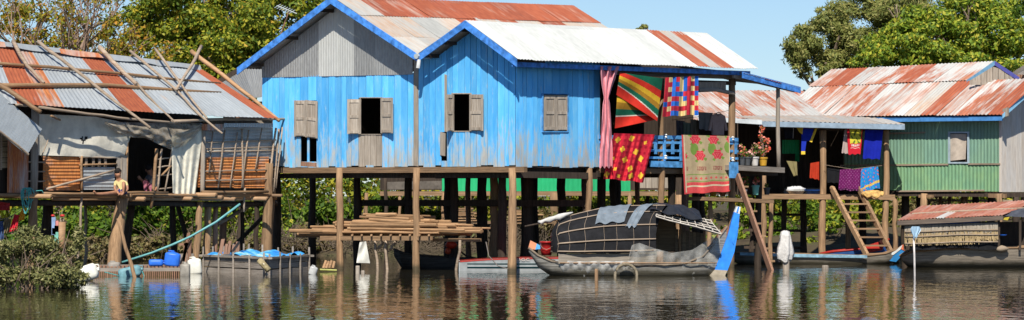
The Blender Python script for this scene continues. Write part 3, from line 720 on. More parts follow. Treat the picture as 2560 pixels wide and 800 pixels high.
hn = (A1 - A0).cross(B0 - A0).normalized(); hn = hn if hn.z > 0 else -hn
def rayplane(px, py, p0, n, lift=0.0):
    d = U(px, py, 1.0) - V((0, 0, CAMH)); o = V((0, 0, CAMH)); t = (p0 + n * lift - o).dot(n) / d.dot(n); return o + d * t
hc = [0] + [ip(x, [(-120, 0), (492, 1)]) for x in (-70, -25, 22, 62, 103, 145, 182, 236, 275, 318, 358, 400, 440, 464)] + [1]
roof(hut, A0, A1, B0, B1, hc, ['hrust', 'hzinc', 'hrust', 'hhalf', 'hzinc', 'hzinc', 'hzinc', 'hrust', 'hzinc', 'hzinc', 'hzinc', 'hzinc', 'hzinc', 'hzinc', 'hrust'], lift=.0, amp=.006, per=.11, nv=4, sag=.04)
for i, m_ in enumerate(('hhalf', 'hzinc', 'hhalf', 'hzinc', 'hzinc')):      # ridge flashing
    u0, u1 = i / 5 - .004, (i + 1) / 5 + .012; z = hn * (.05 + .008 * (i % 2)); dn = (B0 - A0).normalized() * .34
    def fn(u, v, u0=u0, u1=u1, z=z, i=i):
        p = A0.lerp(A1, lerp(u0, u1, u)); return p + z + dn * v + hn * (.02 * math.sin(u * 7 + i) * v)
    build(MB().shell(fn, hn, 8, 3, .004, (1.2, .3)), 'ridge_cap', M[m_], hut)
bk = -(HW.n) * 0
roof(hut, A0, A1, A0 - HW.n * 2.6 + V((0, 0, -1.5)), A1 - HW.n * 2.6 + V((0, 0, -1.5)), cutsn(8, RN), ['hzinc', 'hrust'])
RP = lambda px, py, l=.07: rayplane(px, py, A0, hn, l)
def roofpole(pts, rpx, m='bamboo', lift=.07, r1=None):
    P_ = [RP(x, y, lift) for x, y in pts]; out = []
    for a, b in zip(P_, P_[1:]): out += crook(a, b, 3, .012)[:-1]
    out.append(P_[-1]); r = rpx * .0082; r1 = r * .75 if r1 is None else r1 * .01; k = len(out)
    build(MB().tube(out, [lerp(r, r1, i / (k - 1)) for i in range(k)], 8), 'roof_pole', M[m], hut, smooth=True)
roofpole([(-40, 155), (200, 175), (550, 209)], 5.5, lift=.09); roofpole([(-40, 214), (260, 213), (552, 233)], 7.5, lift=.10)
roofpole([(33, 103), (52, 140), (68, 165), (110, 207)], 6.5, 'stick', .17)
roofpole([(95, 103), (175, 165), (290, 255), (376, 320)], 5.5, 'stick', .19)
roofpole([(248, 118), (272, 142), (300, 172), (340, 210)], 8, 'stick', .20)
roofpole([(325, 127), (438, 222), (500, 288), (556, 334)], 4.5, 'stick', .2); roofpole([(388, 122), (430, 180), (467, 232), (518, 296)], 4.5, 'stick', .24)
roofpole([(340, 205), (380, 250), (438, 306)], 4, 'stick', .14); roofpole([(478, 128), (560, 190), (630, 245), (698, 302)], 7.5, 'bamboo', .22)
roofpole([(503, 116), (478, 165), (440, 224)], 6, 'stick', .26); roofpole([(-30, 196), (40, 238), (102, 280)], 8, 'bamboo', .16)
roofpole([(95, 267), (220, 285), (330, 298), (442, 307)], 4.5, 'stick', .0); roofpole([(430, 303), (560, 298), (745, 298)], 5, 'stick', .02)
# ---- walls, all on the hut's front plane
def hslab(x0, y0, x1, y1, m, name, off=0.0, th=.03, dx=0):
    return build(MB().slab([HW.at(x0, y0, off), HW.at(x1, y0, off), HW.at(x1 + dx, y1, off), HW.at(x0 + dx, y1, off)], th, HW.n), name, m, hut)
def htin(x0, y0, x1, y1, m, off=.02, horiz=True, name='wall_sheet', per=8.5, skew=0, amp=.008):
    k = max(3, int(((y1 - y0) if horiz else (x1 - x0)) / per)); n = k * 4
    def fn(u, v):
        ph = 2 * math.pi * k * (v if horiz else u)
        return HW.at(lerp(x0, x1, u) + skew * v, lerp(y0, y1, v), off + amp * math.sin(ph))
    build(MB().shell(fn, HW.n, 3 if horiz else n, n if horiz else 3, .005, ((x1 - x0) / 60, (y1 - y0) / 80)), name, M[m], hut)
htin(20, 335, 72, 482, 'hhalf', .10, False, skew=-2, per=5)
htin(108, 391, 200, 476, 'horange', .02); htin(208, 418, 287, 474, 'hgrey', .03)
htin(500, 318, 682, 352, 'hgrey', .0); htin(499, 350, 680, 396, 'hgrey', .02); htin(493, 394, 585, 468, 'horange', .03, per=7); htin(583, 392, 672, 470, 'horange', .02, per=7)
htin(505, 310, 560, 326, 'hhalf', .18, False, per=6); htin(560, 308, 680, 318, 'hzinc', .22, False, per=6)
WOV = wood('woven_mat', (.52, .42, .28), (.30, .22, .13), 'h')
for i in range(9):     # woven screen at the far left
    hslab(-40, 300 + i * 13.5, 42 - i * .8, 312 + i * 13.5, WOV, 'woven_strip', off=.01 * (i % 2))
for x in (-20, 4, 26): hslab(x, 296, x + 3, 425, M['stick'], 'lath', off=.05, dx=-2)
hslab(-40, 421, 45, 480, M['darkshade'], 'wall_board', off=-.05)
# left awning sheet
Aa, Ba, Ca, Da = HW.at(-34, 205, .30), HW.at(105, 322, .45), HW.at(68, 388, 1.15), HW.at(-71, 275, 1.1)
an = (Ba - Aa).cross(Da - Aa).normalized(); an = an if an.y < 0 else -an
build(MB().shell(lambda u, v: Aa.lerp(Ba, u).lerp(Da.lerp(Ca, u), v) + an * (.014 * math.sin(2 * math.pi * 11 * v)), an, 4, 44, .006, (2.2, .9)), 'awning_sheet', M['hzinc'], hut)
build(pole(Da + an * .03, Ca + an * .03, .03, .03), 'awning_pole', M['stick'], hut)
# inside: back wall, end walls, floor
fl = HW.at(345, 487).z
hl, hr = HW.at(-90, 480), HW.at(684, 480)
wallbox(hut, hl - HW.n * 2.5, hr - HW.n * 2.5, fl, fl + 2.2, .03, M['darkshade'], 'back_wall', 14)
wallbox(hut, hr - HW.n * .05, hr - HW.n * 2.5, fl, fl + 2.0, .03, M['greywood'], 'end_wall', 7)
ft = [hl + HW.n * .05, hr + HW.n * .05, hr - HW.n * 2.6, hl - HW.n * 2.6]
build(MB().slab([V((p.x, p.y, fl - .02)) for p in ft], .04, V((0, 0, 1))), 'floor', M['darkshade'], hut)
for y0, y1, o in ((378, 390, .0), (405, 412, .02), (440, 446, .02)):
    pass
# cream tarp with a torn hole whose inner dark is painted on, gathered plastic, hanging white cloth
M['tarp'] = plain('cream_tarp', (.74, .69, .57), .75, .12, 3, bmp=.02)
M['cloth_white'] = plain('dirty_white_cloth', (.76, .71, .57), .85, .15, 4, bmp=.02)
def plastic(name, tint=(.75, .73, .68), alpha=.4, rough=.18):
    m, t, b = mat(name, rough, 0, .6); b.inputs['Base Color'].default_value = (*tint, 1)
    tr = N(t, 'BsdfTransparent'); tr.inputs[0].default_value = (.93, .92, .88, 1); mx = N(t, 'MixShader')
    tc = N(t, 'TexCoord'); n = noise(t, tc.outputs['Object'], 5, 5, .6)
    t.links.new(ramp(t, n, [(.3, (alpha * .55,) * 3), (.75, (min(1, alpha * 1.8),) * 3)]), mx.inputs[0])
    t.links.new(tr.outputs[0], mx.inputs[1]); t.links.new(b.outputs[0], mx.inputs[2]); t.links.new(mx.outputs[0], t.nodes['Material Output'].inputs['Surface'])
    bump(t, b, noise(t, tc.outputs['Object'], 9, 2), .008)
    return m
M['plastic'] = plastic('clear_plastic'); M['brownplastic'] = plastic('brown_plastic', (.42, .36, .28), .55)
def tf(u, v):
    px = lerp(lerp(97, 93, v), lerp(335, 308, v), u); py = lerp(ip(u, [(0, 285), (.3, 288), (.6, 292), (1, 312)]), ip(u, [(0, 388), (.5, 391), (.85, 394), (1, 400)]), v)
    return HW.at(px, py, .06 + .018 * math.sin(u * 19 + v * 3) * (v * .7 + .2) + .02 * math.sin(u * 6 + v * 5))
def tm(u, v): return 1 if ((u - .51) / .045) ** 2 + ((v - .58 + .05 * math.sin(u * 120)) / .06) ** 2 < 1 else 0
o = build(MB().quadgrid(tf, 60, 26, tm), 'tarp', [M['tarp'], plain('painted_hole_dark', (.02, .02, .02), .9)], hut, smooth=True)
def pf(u, v):
    px = lerp(262, 505, u); t_ = ip(u, [(0, 303), (.3, 306), (1, 308)]); bt = ip(u, [(0, 310), (.15, 335), (.3, 344), (.42, 345), (.55, 360), (.68, 374), (.8, 366), (.92, 345), (1, 318)])
    return HW.at(px, lerp(t_, bt, v), .16 + .09 * math.sin(math.pi * v) + .03 * math.sin(u * 40 + v * 9) * v + .02 * math.sin(u * 17 - v * 14))
build(MB().quadgrid(pf, 80, 24), 'plastic_sheet', M['brownplastic'], hut, smooth=True)
def cf(u, v):
    px = lerp(lerp(428, 432, v), lerp(512, 488, v ** .8), u); py = lerp(lerp(335, 310, u), ip(u, [(0, 482), (.3, 489), (1, 486)]), v)
    return HW.at(px, py, .12 + .028 * math.sin(u * 26 + v * 1.5) * v + .02 * math.sin(u * 11))
build(MB().quadgrid(cf, 50, 24), 'hanging_cloth', M['cloth_white'], hut, smooth=True)
# posts, laths and lattice
def hpole(x0, y0, x1, y1, wpx, m='stick', off=.1, off1=None, name='lath', amp=.008):
    off1 = off if off1 is None else off1
    return build(pole(HW.at(x0, y0, off), HW.at(x1, y1, off1), wpx / 2 * .01, wpx / 2 * .009, 7, 4, amp), name, M[m], hut, smooth=True)
hpole(88, 262, 84, 490, 20, 'greywood', .04, name='wall_post'); hslab(293, 387, 303, 484, M['greywood'], 'door_board', .06); hslab(304, 389, 317, 484, M['greywood'], 'door_board', .075)
hpole(318, 318, 316, 480, 7, 'bamboo', .05, name='wall_post'); hpole(392, 372, 378, 520, 9, 'bamboo', .12, name='door_pole')
hpole(508, 322, 506, 500, 13, 'greywood', .10, name='wall_post')
hpole(404, 372, 394, 478, 6); hpole(430, 378, 412, 478, 5); hpole(427, 415, 405, 438, 6, 'bamboo')
for y in (395, 415, 437, 470): hpole(393, y + 3, 432, y - 1, 4, off=.08)
for x0, y0, x1, y1, w_ in ((532, 330, 522, 432, 4), (562, 325, 545, 470, 5), (594, 330, 575, 470, 4), (605, 322, 608, 470, 6), (622, 325, 604, 470, 5), (655, 320, 638, 425, 4), (690, 320, 668, 480, 6), (697, 322, 684, 480, 5), (706, 318, 690, 470, 4)):
    hpole(x0, y0, x1, y1, w_, 'stick', .09)
for y0, y1 in ((356, 350), (373, 368), (428, 424), (452, 447), (380, 376)): hpole(500, y0, 690, y1, 4, 'stick', .07)
for y0, y1 in ((413, 410), (393, 395)): hpole(198, y0, 292, y1, 5 if y0 > 400 else 4, 'bamboo' if y0 > 400 else 'stick', .06)
for x in (214, 232, 247, 262): hslab(x, 392, x + 5, 420, M['stick'], 'picket', .035)
hpole(204, 390, 204, 476, 7, 'bamboo', .07); hpole(112, 474, 290, 425, 6, 'stick', .09); hpole(104, 392, 120, 350, 3, 'stick', .12)
for y in (405, 428, 452): hpole(60, y, 112, y + 1, 4, 'stick', .02)
hpole(128, 290, 150, 300, 6, 'bamboo', .5, .2); hpole(40, 262, 70, 264, 6, 'stick', .45)
# floor edge bamboo, beams
for y, w_, o1, x0, x1 in ((487, 9, .14, -60, 690), (483, 7, .22, 105, 420), (497, 10, .05, 130, 690), (480, 8, .20, 505, 670), (508, 16, -.1, -60, 690)):
    hpole(x0, y, x1, y + (1 if x0 < 0 else -1), w_, 'bamboo' if w_ < 12 else 'darkshade', o1, name='floor_pole', amp=.02)
for x, y, w_, l in ((128, 491, 11, 1.2), (328, 490, 12, .5), (362, 498, 12, .45), (540, 488, 13, .75), (556, 494, 12, .85), (588, 498, 11, .55), (668, 497, 11, .6), (705, 489, 8, .5), (480, 497, 11, .4)):
    p = HW.at(x, y, l); q = p - HW.n * (l + 2.0) + V((0, 0, .02)); r = w_ / 2 * .01; hp = V(p)
    mb = MB(); mb.tube([hp + (q - hp) * .02, hp, hp, q], [r * .55, r * .62, r, r], 10); build(mb, 'joist_pole', M['bamboo'], hut, smooth=True)
def hpost(x0, y0, x1, w0, w1, off, m='post', z0=-.9):
    p = HW.at(x0, y0, off); q = HW.at(x1, 640, off); q.z = z0; r = .01
    build(MB().tube(crook(q, p, 7, .02), [lerp(w0, w1, i / 7) / 2 * r * RN.uniform(.93, 1.08) for i in range(8)], 10), 'post', M[m], hut, smooth=True)
hpost(86, 480, 66, 25, 21, .1); hpost(306, 492, 268, 37, 30, .12); hpost(500, 505, 484, 20, 17, .02); hpost(521, 508, 514, 22, 18, -.2); hpost(540, 510, 532, 16, 13, -.5, 'redwood'); hpost(672, 408, 662, 32, 24, .04); hpost(686, 420, 668, 14, 12, -.08)
hpost(205, 480, 188, 7, 6, .12, 'stick'); hpost(606, 500, 606, 12, 10, -1.2, 'darkshade'); hpost(120, 500, 110, 30, 26, -1.8, 'darkshade'); hpost(330, 500, 300, 22, 20, -1.9, 'darkshade'); hpost(430, 500, 440, 18, 16, -2.2, 'darkshade'); hpost(560, 500, 556, 20, 18, -1.6, 'redwood')
hpole(545, 560, 640, 505, 10, 'stick', -1.0, name='brace'); hpole(560, 640, 700, 500, 12, 'darkshade', -1.9, name='brace'); hpole(612, 470, 610, 530, 6, 'stick', .1, name='brace')
hpole(480, 640, 440, 500, 14, 'darkshade', -2.3, name='brace')
# lower lean-to roof between hut and blue house
sh = thing('shed', G0(600, 92, 0), 'dark grey tin lean-to squeezed between the rusty hut and the blue house', 'shed')
def sp(px, py, Y): return U(px, py, Y)
for i in range(4):
    a, b_2 = i / 4, (i + 1) / 4 + .01
    TL, TR, BL, BR = sp(545, 205, 92), sp(668, 138, 91), sp(600, 250, 89), sp(668, 242, 88.5)
    n_ = V((0, -.8, .6)).normalized()
    build(MB().shell(lambda u, v: TL.lerp(TR, lerp(a, b_2, u)).lerp(BL.lerp(BR, lerp(a, b_2, u)), v) + n_ * (.01 * math.sin(u * 40) + .01 * i), n_, 24, 2, .006, (.5, 1)), 'roof_sheet', M['gtin'], sh)
build(MB().beam(sp(535, 212, 91.9), sp(668, 134, 90.9), .1, .14), 'rafter', M['darkshade'], sh)
wallbox(sh, sp(590, 300, 90), sp(668, 300, 89.4), 2.4, sp(600, 255, 90).z, .03, M['redwood'], 'wall_board', 6)
for px in (600, 640): ppx(sh, px, 400, 90.5, 14, 'darkshade')

# ================================================================ people
SKIN = plain('skin', (.36, .175, .10), .55, .08, 8); HAIR = plain('black_hair', (.014, .011, .010), .8, .2, 30)
def figure(name, label, base, joints, bones, zones, mats, hair=None):
    """one continuous skinned body; joints {name: (pos, radius)}, bones [(a, b)], zones {joint: material index}"""
    names = list(joints); me = bpy.data.meshes.new(name)
    me.from_pydata([tuple(V(joints[k][0]) - V(base)) for k in names], [(names.index(a), names.index(b)) for a, b in bones], [])
    o = bpy.data.objects.new('tmp_figure', me); COL.objects.link(o)
    sk = o.modifiers.new('skin', 'SKIN'); sk.use_smooth_shade = True
    for i, k in enumerate(names):
        r = joints[k][1]; me.skin_vertices[0].data[i].radius = (r, r) if not isinstance(r, tuple) else r
        me.skin_vertices[0].data[i].use_root = (i == 0)
    ss = o.modifiers.new('sub', 'SUBSURF'); ss.levels = 2; ss.render_levels = 2
    dg = bpy.context.evaluated_depsgraph_get(); dg.update()
    em = bpy.data.meshes.new_from_object(o.evaluated_get(dg)); bpy.data.objects.remove(o)
    t = tag(link('person', em, None, V(base)), label, 'person')
    em.materials.clear()
    for m_ in mats: em.materials.append(m_)
    J = np.array([tuple(V(joints[k][0]) - V(base)) for k in names])
    for p in em.polygons:
        d = ((J - np.array(p.center)) ** 2).sum(1); p.material_index = zones.get(names[int(d.argmin())], 0); p.use_smooth = True
    return t
def hand(j, bones, pre, wrist, d, up, s):
    """palm, four fingers and a thumb as short chains, s = hand length"""
    d = V(d).normalized(); up = V(up).normalized(); sd_ = d.cross(up).normalized()
    j[pre + 'palm'] = (wrist + d * s * .45, s * .22); bones.append((pre + 'wrist', pre + 'palm'))
    for i, (o_, l) in enumerate(((-.3, .42), (-.1, .5), (.1, .48), (.3, .38))):
        j[pre + 'f%d' % i] = (wrist + d * s * (.55 + l) + sd_ * s * o_ - up * s * .18, s * .065); bones.append((pre + 'palm', pre + 'f%d' % i))
    j[pre + 'th'] = (wrist + d * s * .5 - sd_ * s * .45, s * .075); bones.append((pre + 'palm', pre + 'th'))
def head_bits(t, c, r, face_dir):
    f = V(face_dir).normalized(); s = f.cross(V((0, 0, 1))).normalized()
    mb = MB(); b0 = len(mb.v)
    mb.blob(c - f * r * .30 + V((0, 0, r * .24)), r * 1.03, r * 1.03, r * .98, 14, 9, .05); build(mb, 'hair', HAIR, t, smooth=True)
    for k in (-1, 1):
        build(MB().blob(c + f * r * .86 + s * (k * r * .36) + V((0, 0, -.02 * r)), r * .13, r * .08, r * .07, 8, 5), 'eye', HAIR, t, smooth=True)
        build(MB().blob(c + s * (k * r * .93) - V((0, 0, r * .05)), r * .12, r * .16, r * .24, 8, 5), 'ear', SKIN, t, smooth=True)
    build(MB().blob(c + f * r * 1.0 - V((0, 0, r * .22)), r * .14, r * .16, r * .2, 8, 5), 'nose', SKIN, t, smooth=True)
    build(MB().blob(c + f * r * .9 - V((0, 0, r * .52)), r * .26, r * .1, r * .07, 8, 5), 'mouth', plain('lips', (.32, .12, .09), .5), t, smooth=True)
def boy():
    Yb = HW.Y(303, .42); q = lambda px, py, dy=0.0: U(px, py, Yb + dy)
    base = q(305, 489)
    J = {'pelvis': (q(306, 478), .075), 'belly': (q(304, 468, -.01), .078), 'chest': (q(301, 456, -.02), .088), 'neck': (q(297, 446, -.04), .036), 'head0': (q(295, 440, -.06), .078), 'head': (q(293.5, 431, -.08), .105)}
    Bn = [('pelvis', 'belly'), ('belly', 'chest'), ('chest', 'neck'), ('neck', 'head0'), ('head0', 'head')]
    def add(n, p, r, par): J[n] = (p, r); Bn.append((par, n))
    add('Rsh', q(288, 457, -.03), .045, 'chest'); add('Rel', q(287, 473, -.10), .032, 'Rsh'); add('Rwrist', q(296, 484, -.20), .022, 'Rel')
    add('Lsh', q(316, 457, .0), .045, 'chest'); add('Lel', q(319, 474, -.10), .032, 'Lsh'); add('Lwrist', q(305, 485, -.20), .022, 'Lel')
    hand(J, Bn, 'R', J['Rwrist'][0], (.8, -.3, -.2), (0, 0, 1), .10); hand(J, Bn, 'L', J['Lwrist'][0], (-.8, -.3, -.1), (0, 0, 1), .10)
    add('Rhip', q(294, 481, -.06), .062, 'pelvis'); w = lambda px, py: U(px, py, HW.Y(px, .50))
    add('Rkn', w(268, 484), .047, 'Rhip'); add('Rcalf', w(254, 485), .042, 'Rkn'); add('Ran', w(240, 485), .028, 'Rcalf'); add('Rtoe', w(234, 477), .028, 'Ran')
    add('Lhip', q(313, 480, -.07), .062, 'pelvis'); add('Lkn', q(309, 455, -.24), .045, 'Lhip'); add('Lcalf', q(309, 468, -.29), .04, 'Lkn'); add('Lan', q(308, 483, -.30), .026, 'Lcalf'); add('Ltoe', q(304, 488, -.38), .024, 'Lan')
    z = {'pelvis': 2, 'belly': 1, 'chest': 1, 'Rsh': 1, 'Lsh': 1, 'Rhip': 2, 'Lhip': 2}
    t = figure('person', 'child in pale yellow shirt and navy shorts sitting on the hut floor edge', base, J, Bn, z, [SKIN, plain('yellow_shirt', (.58, .49, .22), .8, .1, 9), plain('navy_shorts', (.03, .035, .14), .8)])
    head_bits(t, J['head'][0], .086, (-.45, -.8, -.25))
boy()
def sitter():
    Yb = HW.Y(370, -.55); q = lambda px, py, dy=0.0: U(px, py, Yb + dy); base = q(375, 486)
    J = {'pelvis': (q(382, 474), .12), 'belly': (q(383, 460), .11), 'chest': (q(382, 443), .12), 'neck': (q(376, 431, -.04), .05), 'head': (q(371, 422, -.07), .125)}
    Bn = [('pelvis', 'belly'), ('belly', 'chest'), ('chest', 'neck'), ('neck', 'head')]
    def add(n, p, r, par): J[n] = (p, r); Bn.append((par, n))
    add('Lsh', q(396, 443), .06, 'chest'); add('Lel', q(396, 463, -.12), .05, 'Lsh'); add('Lwrist', q(388, 476, -.25), .03, 'Lel')
    add('Rsh', q(369, 444, -.05), .06, 'chest'); add('Rel', q(360, 455, -.2), .045, 'Rsh'); add('Rwrist', q(353, 449, -.3), .03, 'Rel')
    hand(J, Bn, 'L', J['Lwrist'][0], (-.8, -.3, -.1), (0, 0, 1), .13); hand(J, Bn, 'R', J['Rwrist'][0], (-.5, -.3, .6), (0, -1, 0), .13)
    add('Rhip', q(374, 476, -.1), .1, 'pelvis'); add('Rkn', q(362, 452, -.3), .07, 'Rhip'); add('Ran', q(365, 482, -.42), .04, 'Rkn'); add('Rtoe', q(358, 485, -.5), .035, 'Ran')
    add('Lhip', q(388, 478, -.1), .1, 'pelvis'); add('Lkn', q(374, 461, -.34), .07, 'Lhip'); add('Lan', q(380, 483, -.44), .04, 'Lkn'); add('Ltoe', q(374, 485, -.52), .035, 'Lan')
    z = {'pelvis': 2, 'belly': 1, 'chest': 1, 'Rsh': 1, 'Lsh': 1, 'Lel': 1, 'Rhip': 2, 'Lhip': 2, 'Rkn': 2, 'Lkn': 2, 'Ran': 2, 'Lan': 2}
    t = figure('person', 'person in pinkish trousers sitting inside the dark hut doorway', base, J, Bn, z, [SKIN, plain('striped_top', (.10, .10, .11), .8), plain('pink_trousers', (.38, .12, .16), .8, .25, 20)])
    head_bits(t, J['head'][0], .1, (-.5, -.8, -.1))
sitter()
# ================================================================ things round the hut
def sub(px, py, Y): return U(px, py, Y)
TEAL = plain('teal_rope', (.10, .42, .40), .7, .2, 30)
mb = MB(); c = HW.at(68, 478, .45); rg = random.Random(8)
for k in range(9):
    w_ = rg.uniform(.06, .13); h = rg.uniform(.35, .62); x = c.x + rg.uniform(-.05, .05)
    mb.tube([V((x + w_ * math.sin(t_) * (1 + .2 * math.cos(t_)), c.y - .02 + rg.uniform(-.03, .03) - .05 * math.cos(t_), c.z + .08 - h / 2 + h / 2 * math.cos(t_))) for t_ in [i * math.pi / 9 for i in range(19)]], .011, 5, cap=False)
mb.tube([c + V((.1, 0, 0)), c + V((.35, .02, .02)), c + V((.42, .02, -.12)), c + V((.2, .02, -.18))], .009, 5)
tag(build(mb, 'rope_coil', TEAL, smooth=True), 'coil of teal rope looped over a floor pole at the left', 'rope')
def rag(name, label, cat, pts, m, folds=3, depth=.05, nu=16, nv=12, thin=.5):
    """hanging crumpled cloth; pts: four pixel corners (px, py) TL TR BR BL and a depth"""
    (x0, y0), (x1, y1), (x2, y2), (x3, y3), Y = pts
    def fn(u, v):
        px = lerp(lerp(x0, x1, u), lerp(x3, x2, u), v); py = lerp(lerp(y0, y1, u), lerp(y3, y2, u), v)
        return U(px, py, Y - depth * math.sin(u * math.pi * folds * 2 + v * 2) * (.3 + .7 * v) - .03 * math.sin(v * 7 + u * 4))
    return tag(build(MB().quadgrid(fn, nu, nv), name, m, smooth=True), label, cat)
Yl = HW.Y(45, .1)
rag('cloth', 'yellow orange cloth hung on the leftmost post', 'cloth', ((57, 518), (66, 522), (60, 550), (42, 552), Yl), plain('orange_cloth', (.75, .38, .03), .8))
rag('cloth', 'red cloth hung beside the yellow one at far left', 'cloth', ((36, 535), (48, 538), (42, 576), (22, 580), Yl - .05), plain('red_cloth', (.55, .02, .04), .8))
rag('cloth', 'olive brown cloth hung between the red and the blue cloths', 'cloth', ((12, 545), (28, 548), (24, 582), (5, 584), Yl), plain('olive_cloth', (.22, .17, .09), .8))
rag('cloth', 'blue cloth hung low at the left edge', 'cloth', ((-10, 555), (8, 552), (10, 600), (-10, 602), Yl), plain('slate_blue_cloth', (.06, .10, .22), .8))
rag('flag', 'dark red flag cloth hung under the hut floor at the left edge', 'cloth', ((-5, 504), (25, 508), (25, 526), (-5, 526), Yl - .3), plain('dark_red_cloth', (.32, .02, .02), .8), depth=.02)
# line those rags hang on, part of the blue cloth's place: a thin cord
tag(build(MB().tube([U(-15, 552, Yl), U(20, 545, Yl), U(62, 518, Yl)], .008, 5), 'cord', M['stick']), 'thin sagging cord carrying the coloured rags at far left', 'cord')
# toothbrush bag
Yt = HW.Y(148, .3); tb = thing('utensil_holder', U(148, 600, Yt), 'bamboo holder with red tipped sticks and colourful packets', 'holder')
tb.location.z = 0
build(MB().tube([U(152, 650, Yt), U(153, 555, Yt)], [.09, .11], 12), 'bamboo_cup', M['bamboo'], tb, smooth=True)
for x0, y0, x1, y1 in ((150, 555, 157, 520), (153, 555, 149, 528), (158, 555, 160, 535), (146, 555, 134, 537)): build(pole(U(x0, y0, Yt), U(x1, y1, Yt), .008, .006, 5), 'stick', M['stick'], tb)
for x, y, w_ in ((132, 539, 8), (156, 539, 10)): build(MB().blob(U(x, y, Yt), w_ * .006, .03, .03, 8, 5), 'red_tip', plain('red_plastic', (.65, .04, .04), .4), tb, smooth=True)
for x, y, w_, h, cc in ((134, 565, 5, 22, (.25, .35, .55)), (141, 588, 5, 24, (.20, .50, .40)), (142, 566, 4, 14, (.65, .25, .22)), (134, 578, 4, 8, (.6, .5, .08))):
    build(MB().slab([U(x - w_, y - h, Yt - .12), U(x + w_, y - h, Yt - .12), U(x + w_, y + h, Yt - .12), U(x - w_, y + h, Yt - .12)], .04), 'packet', plain('packet', cc, .35), tb)
# poles standing in the water
def wpole(label, px, py, px1, pyb, w0, w1, m='stick', amp=.02, name='pole', Y=None):
    Y = Y or waterY(pyb); a = U(px1, pyb, Y); a.z = -.7; b = U(px, py, Y + .1)
    return tag(build(MB().tube(crook(a, b, 6, amp), [lerp(w0, w1, i / 6) / 2 * Y / F for i in range(7)], 8), name, M[m], smooth=True), label, 'pole')
wpole('grey crooked stick standing upright right of the bush', 213, 513, 214, 676, 9, 8, amp=.04)
wpole('bare prop leaning from the thick hut post into the water', 295, 546, 358, 694, 11, 9, 'post', .02)
# teal hose
Yh = 79; tag(build(MB().tube([U(305, 656, Yh), U(380, 632, Yh), U(430, 612, Yh), U(475, 592, Yh + .5), U(540, 555, Yh + .5), U(600, 510, Yh + .8)], [.028] * 6, 8), 'hose', plain('teal_hose', (.16, .42, .42), .45), smooth=True), 'long teal hose sloping up behind the blue cans', 'hose')
# raft of slats with floats
Yr = 76.3; raft = thing('bamboo_raft', G0(352, Yr + .5), 'low bamboo slat fish trap raft floating among plastic drums', 'raft')
build(MB().slab([U(232, 670, Yr), U(475, 669, Yr), U(475, 678, Yr), U(232, 679, Yr)], .08), 'beam', M['greybeam'], raft)
build(MB().slab([U(232, 662, Yr + 1.4), U(475, 661, Yr + 1.4), U(475, 668, Yr + 1.4), U(232, 669, Yr + 1.4)], .08), 'beam', M['greybeam'], raft)
for i in range(48):
    x = 237 + i * 4.95; build(MB().slab([U(x, 678, Yr - .01), U(x + 2.6, 678, Yr - .01), U(x + 2.6, 698, Yr - .01), U(x, 698, Yr - .01)], .02), 'slat', M['redwood'], raft)
for i in range(26):
    x = 232 + i * 9.4; a, b_2 = U(x, 668, Yr + .1), U(x + 2, 664, Yr + 1.4); build(MB().beam(a, b_2, .06, .025), 'deck_slat', M['redwood'], raft)
def can(name, label, c, rx, ry, rz, m, rot=0.0, tilt=0.0, capm=None, cat='can'):
    """rounded plastic jerrycan with a neck and cap"""
    t = thing(name, c, label, cat); mb = MB(); n = 14
    prof = [(.80, -1.0), (.97, -.9), (1, -.7), (1, .6), (.95, .78), (.6, .95), (.22, 1.0)]
    for r, z in prof:
        for k in range(n):
            a = 2 * math.pi * k / n; x = math.copysign(abs(math.cos(a)) ** .55, math.cos(a)); y = math.copysign(abs(math.sin(a)) ** .55, math.sin(a)); mb.v.append((x * rx * r, y * ry * r, z * rz))
    for i in range(len(prof) - 1):
        for k in range(n): mb.face((i * n + k, i * n + (k + 1) % n, (i + 1) * n + (k + 1) % n, (i + 1) * n + k))
    mb.face(list(range(n))[::-1]); mb.face([(len(prof) - 1) * n + k for k in range(n)])
    R_ = __import__('mathutils').Matrix.Rotation(tilt, 3, 'Y') @ __import__('mathutils').Matrix.Rotation(rot, 3, 'X')
    mb.v = [tuple(R_ @ V(p) + V(c)) for p in mb.v]; build(mb, 'body', m, t, smooth=True)
    top = R_ @ V((0, 0, rz)); build(MB().tube([V(c) + top * .97, V(c) + top * 1.14], rx * .26, 10), 'cap', capm or m, t)
    h = MB(); h.tube([V(c) + R_ @ V(p) for p in ((-rx * .7, 0, rz * .8), (-rx * .6, 0, rz * 1.15), (rx * .1, 0, rz * 1.15))], rx * .1, 6); build(h, 'handle', m, t, smooth=True)
    return t
BLUEP = plain('blue_plastic', (.03, .16, .68), .4, .12); WHITEP = plain('white_plastic', (.78, .76, .66), .45, .1); TEALP = plain('faded_teal_plastic', (.18, .36, .40), .5, .25)
can('jerrycan', 'large blue plastic can standing on the raft', U(431, 648, Yr + .5), .19, .15, .17, BLUEP, tilt=.12)
can('jerrycan', 'small blue plastic can lying beside the larger one', U(391, 657, Yr + .4), .085, .13, .17, BLUEP, tilt=1.57)
can('drum', 'faded teal drum floating tied to the raft with rope', U(326, 681, Yr - .4), .14, .15, .27, TEALP, tilt=1.3)
can('drum', 'big cream white drum floating beside the bush', U(217, 683, waterY(702)), .18, .2, .26, WHITEP, tilt=1.25)
can('jerrycan', 'cream white can floating upright at the left corner of the fish pen', U(487, 666, waterY(684)), .17, .16, .20, WHITEP, tilt=-.1)
can('jerrycan', 'grey plastic drum at the right end of the raft', U(463, 676, Yr - .15), .12, .14, .17, plain('grey_plastic', (.34, .31, .26), .5, .2))
can('jerrycan', 'grey dented can on the raft behind the prop', U(285, 664, Yr + .5), .15, .13, .09, plain('grey_plastic2', (.33, .30, .26), .5, .2))
can('jerrycan', 'small translucent jug floating right of the fish pen', U(783, 677, waterY(686)), .10, .10, .11, plain('cloudy_plastic', (.55, .55, .52), .3, .15), tilt=.3)
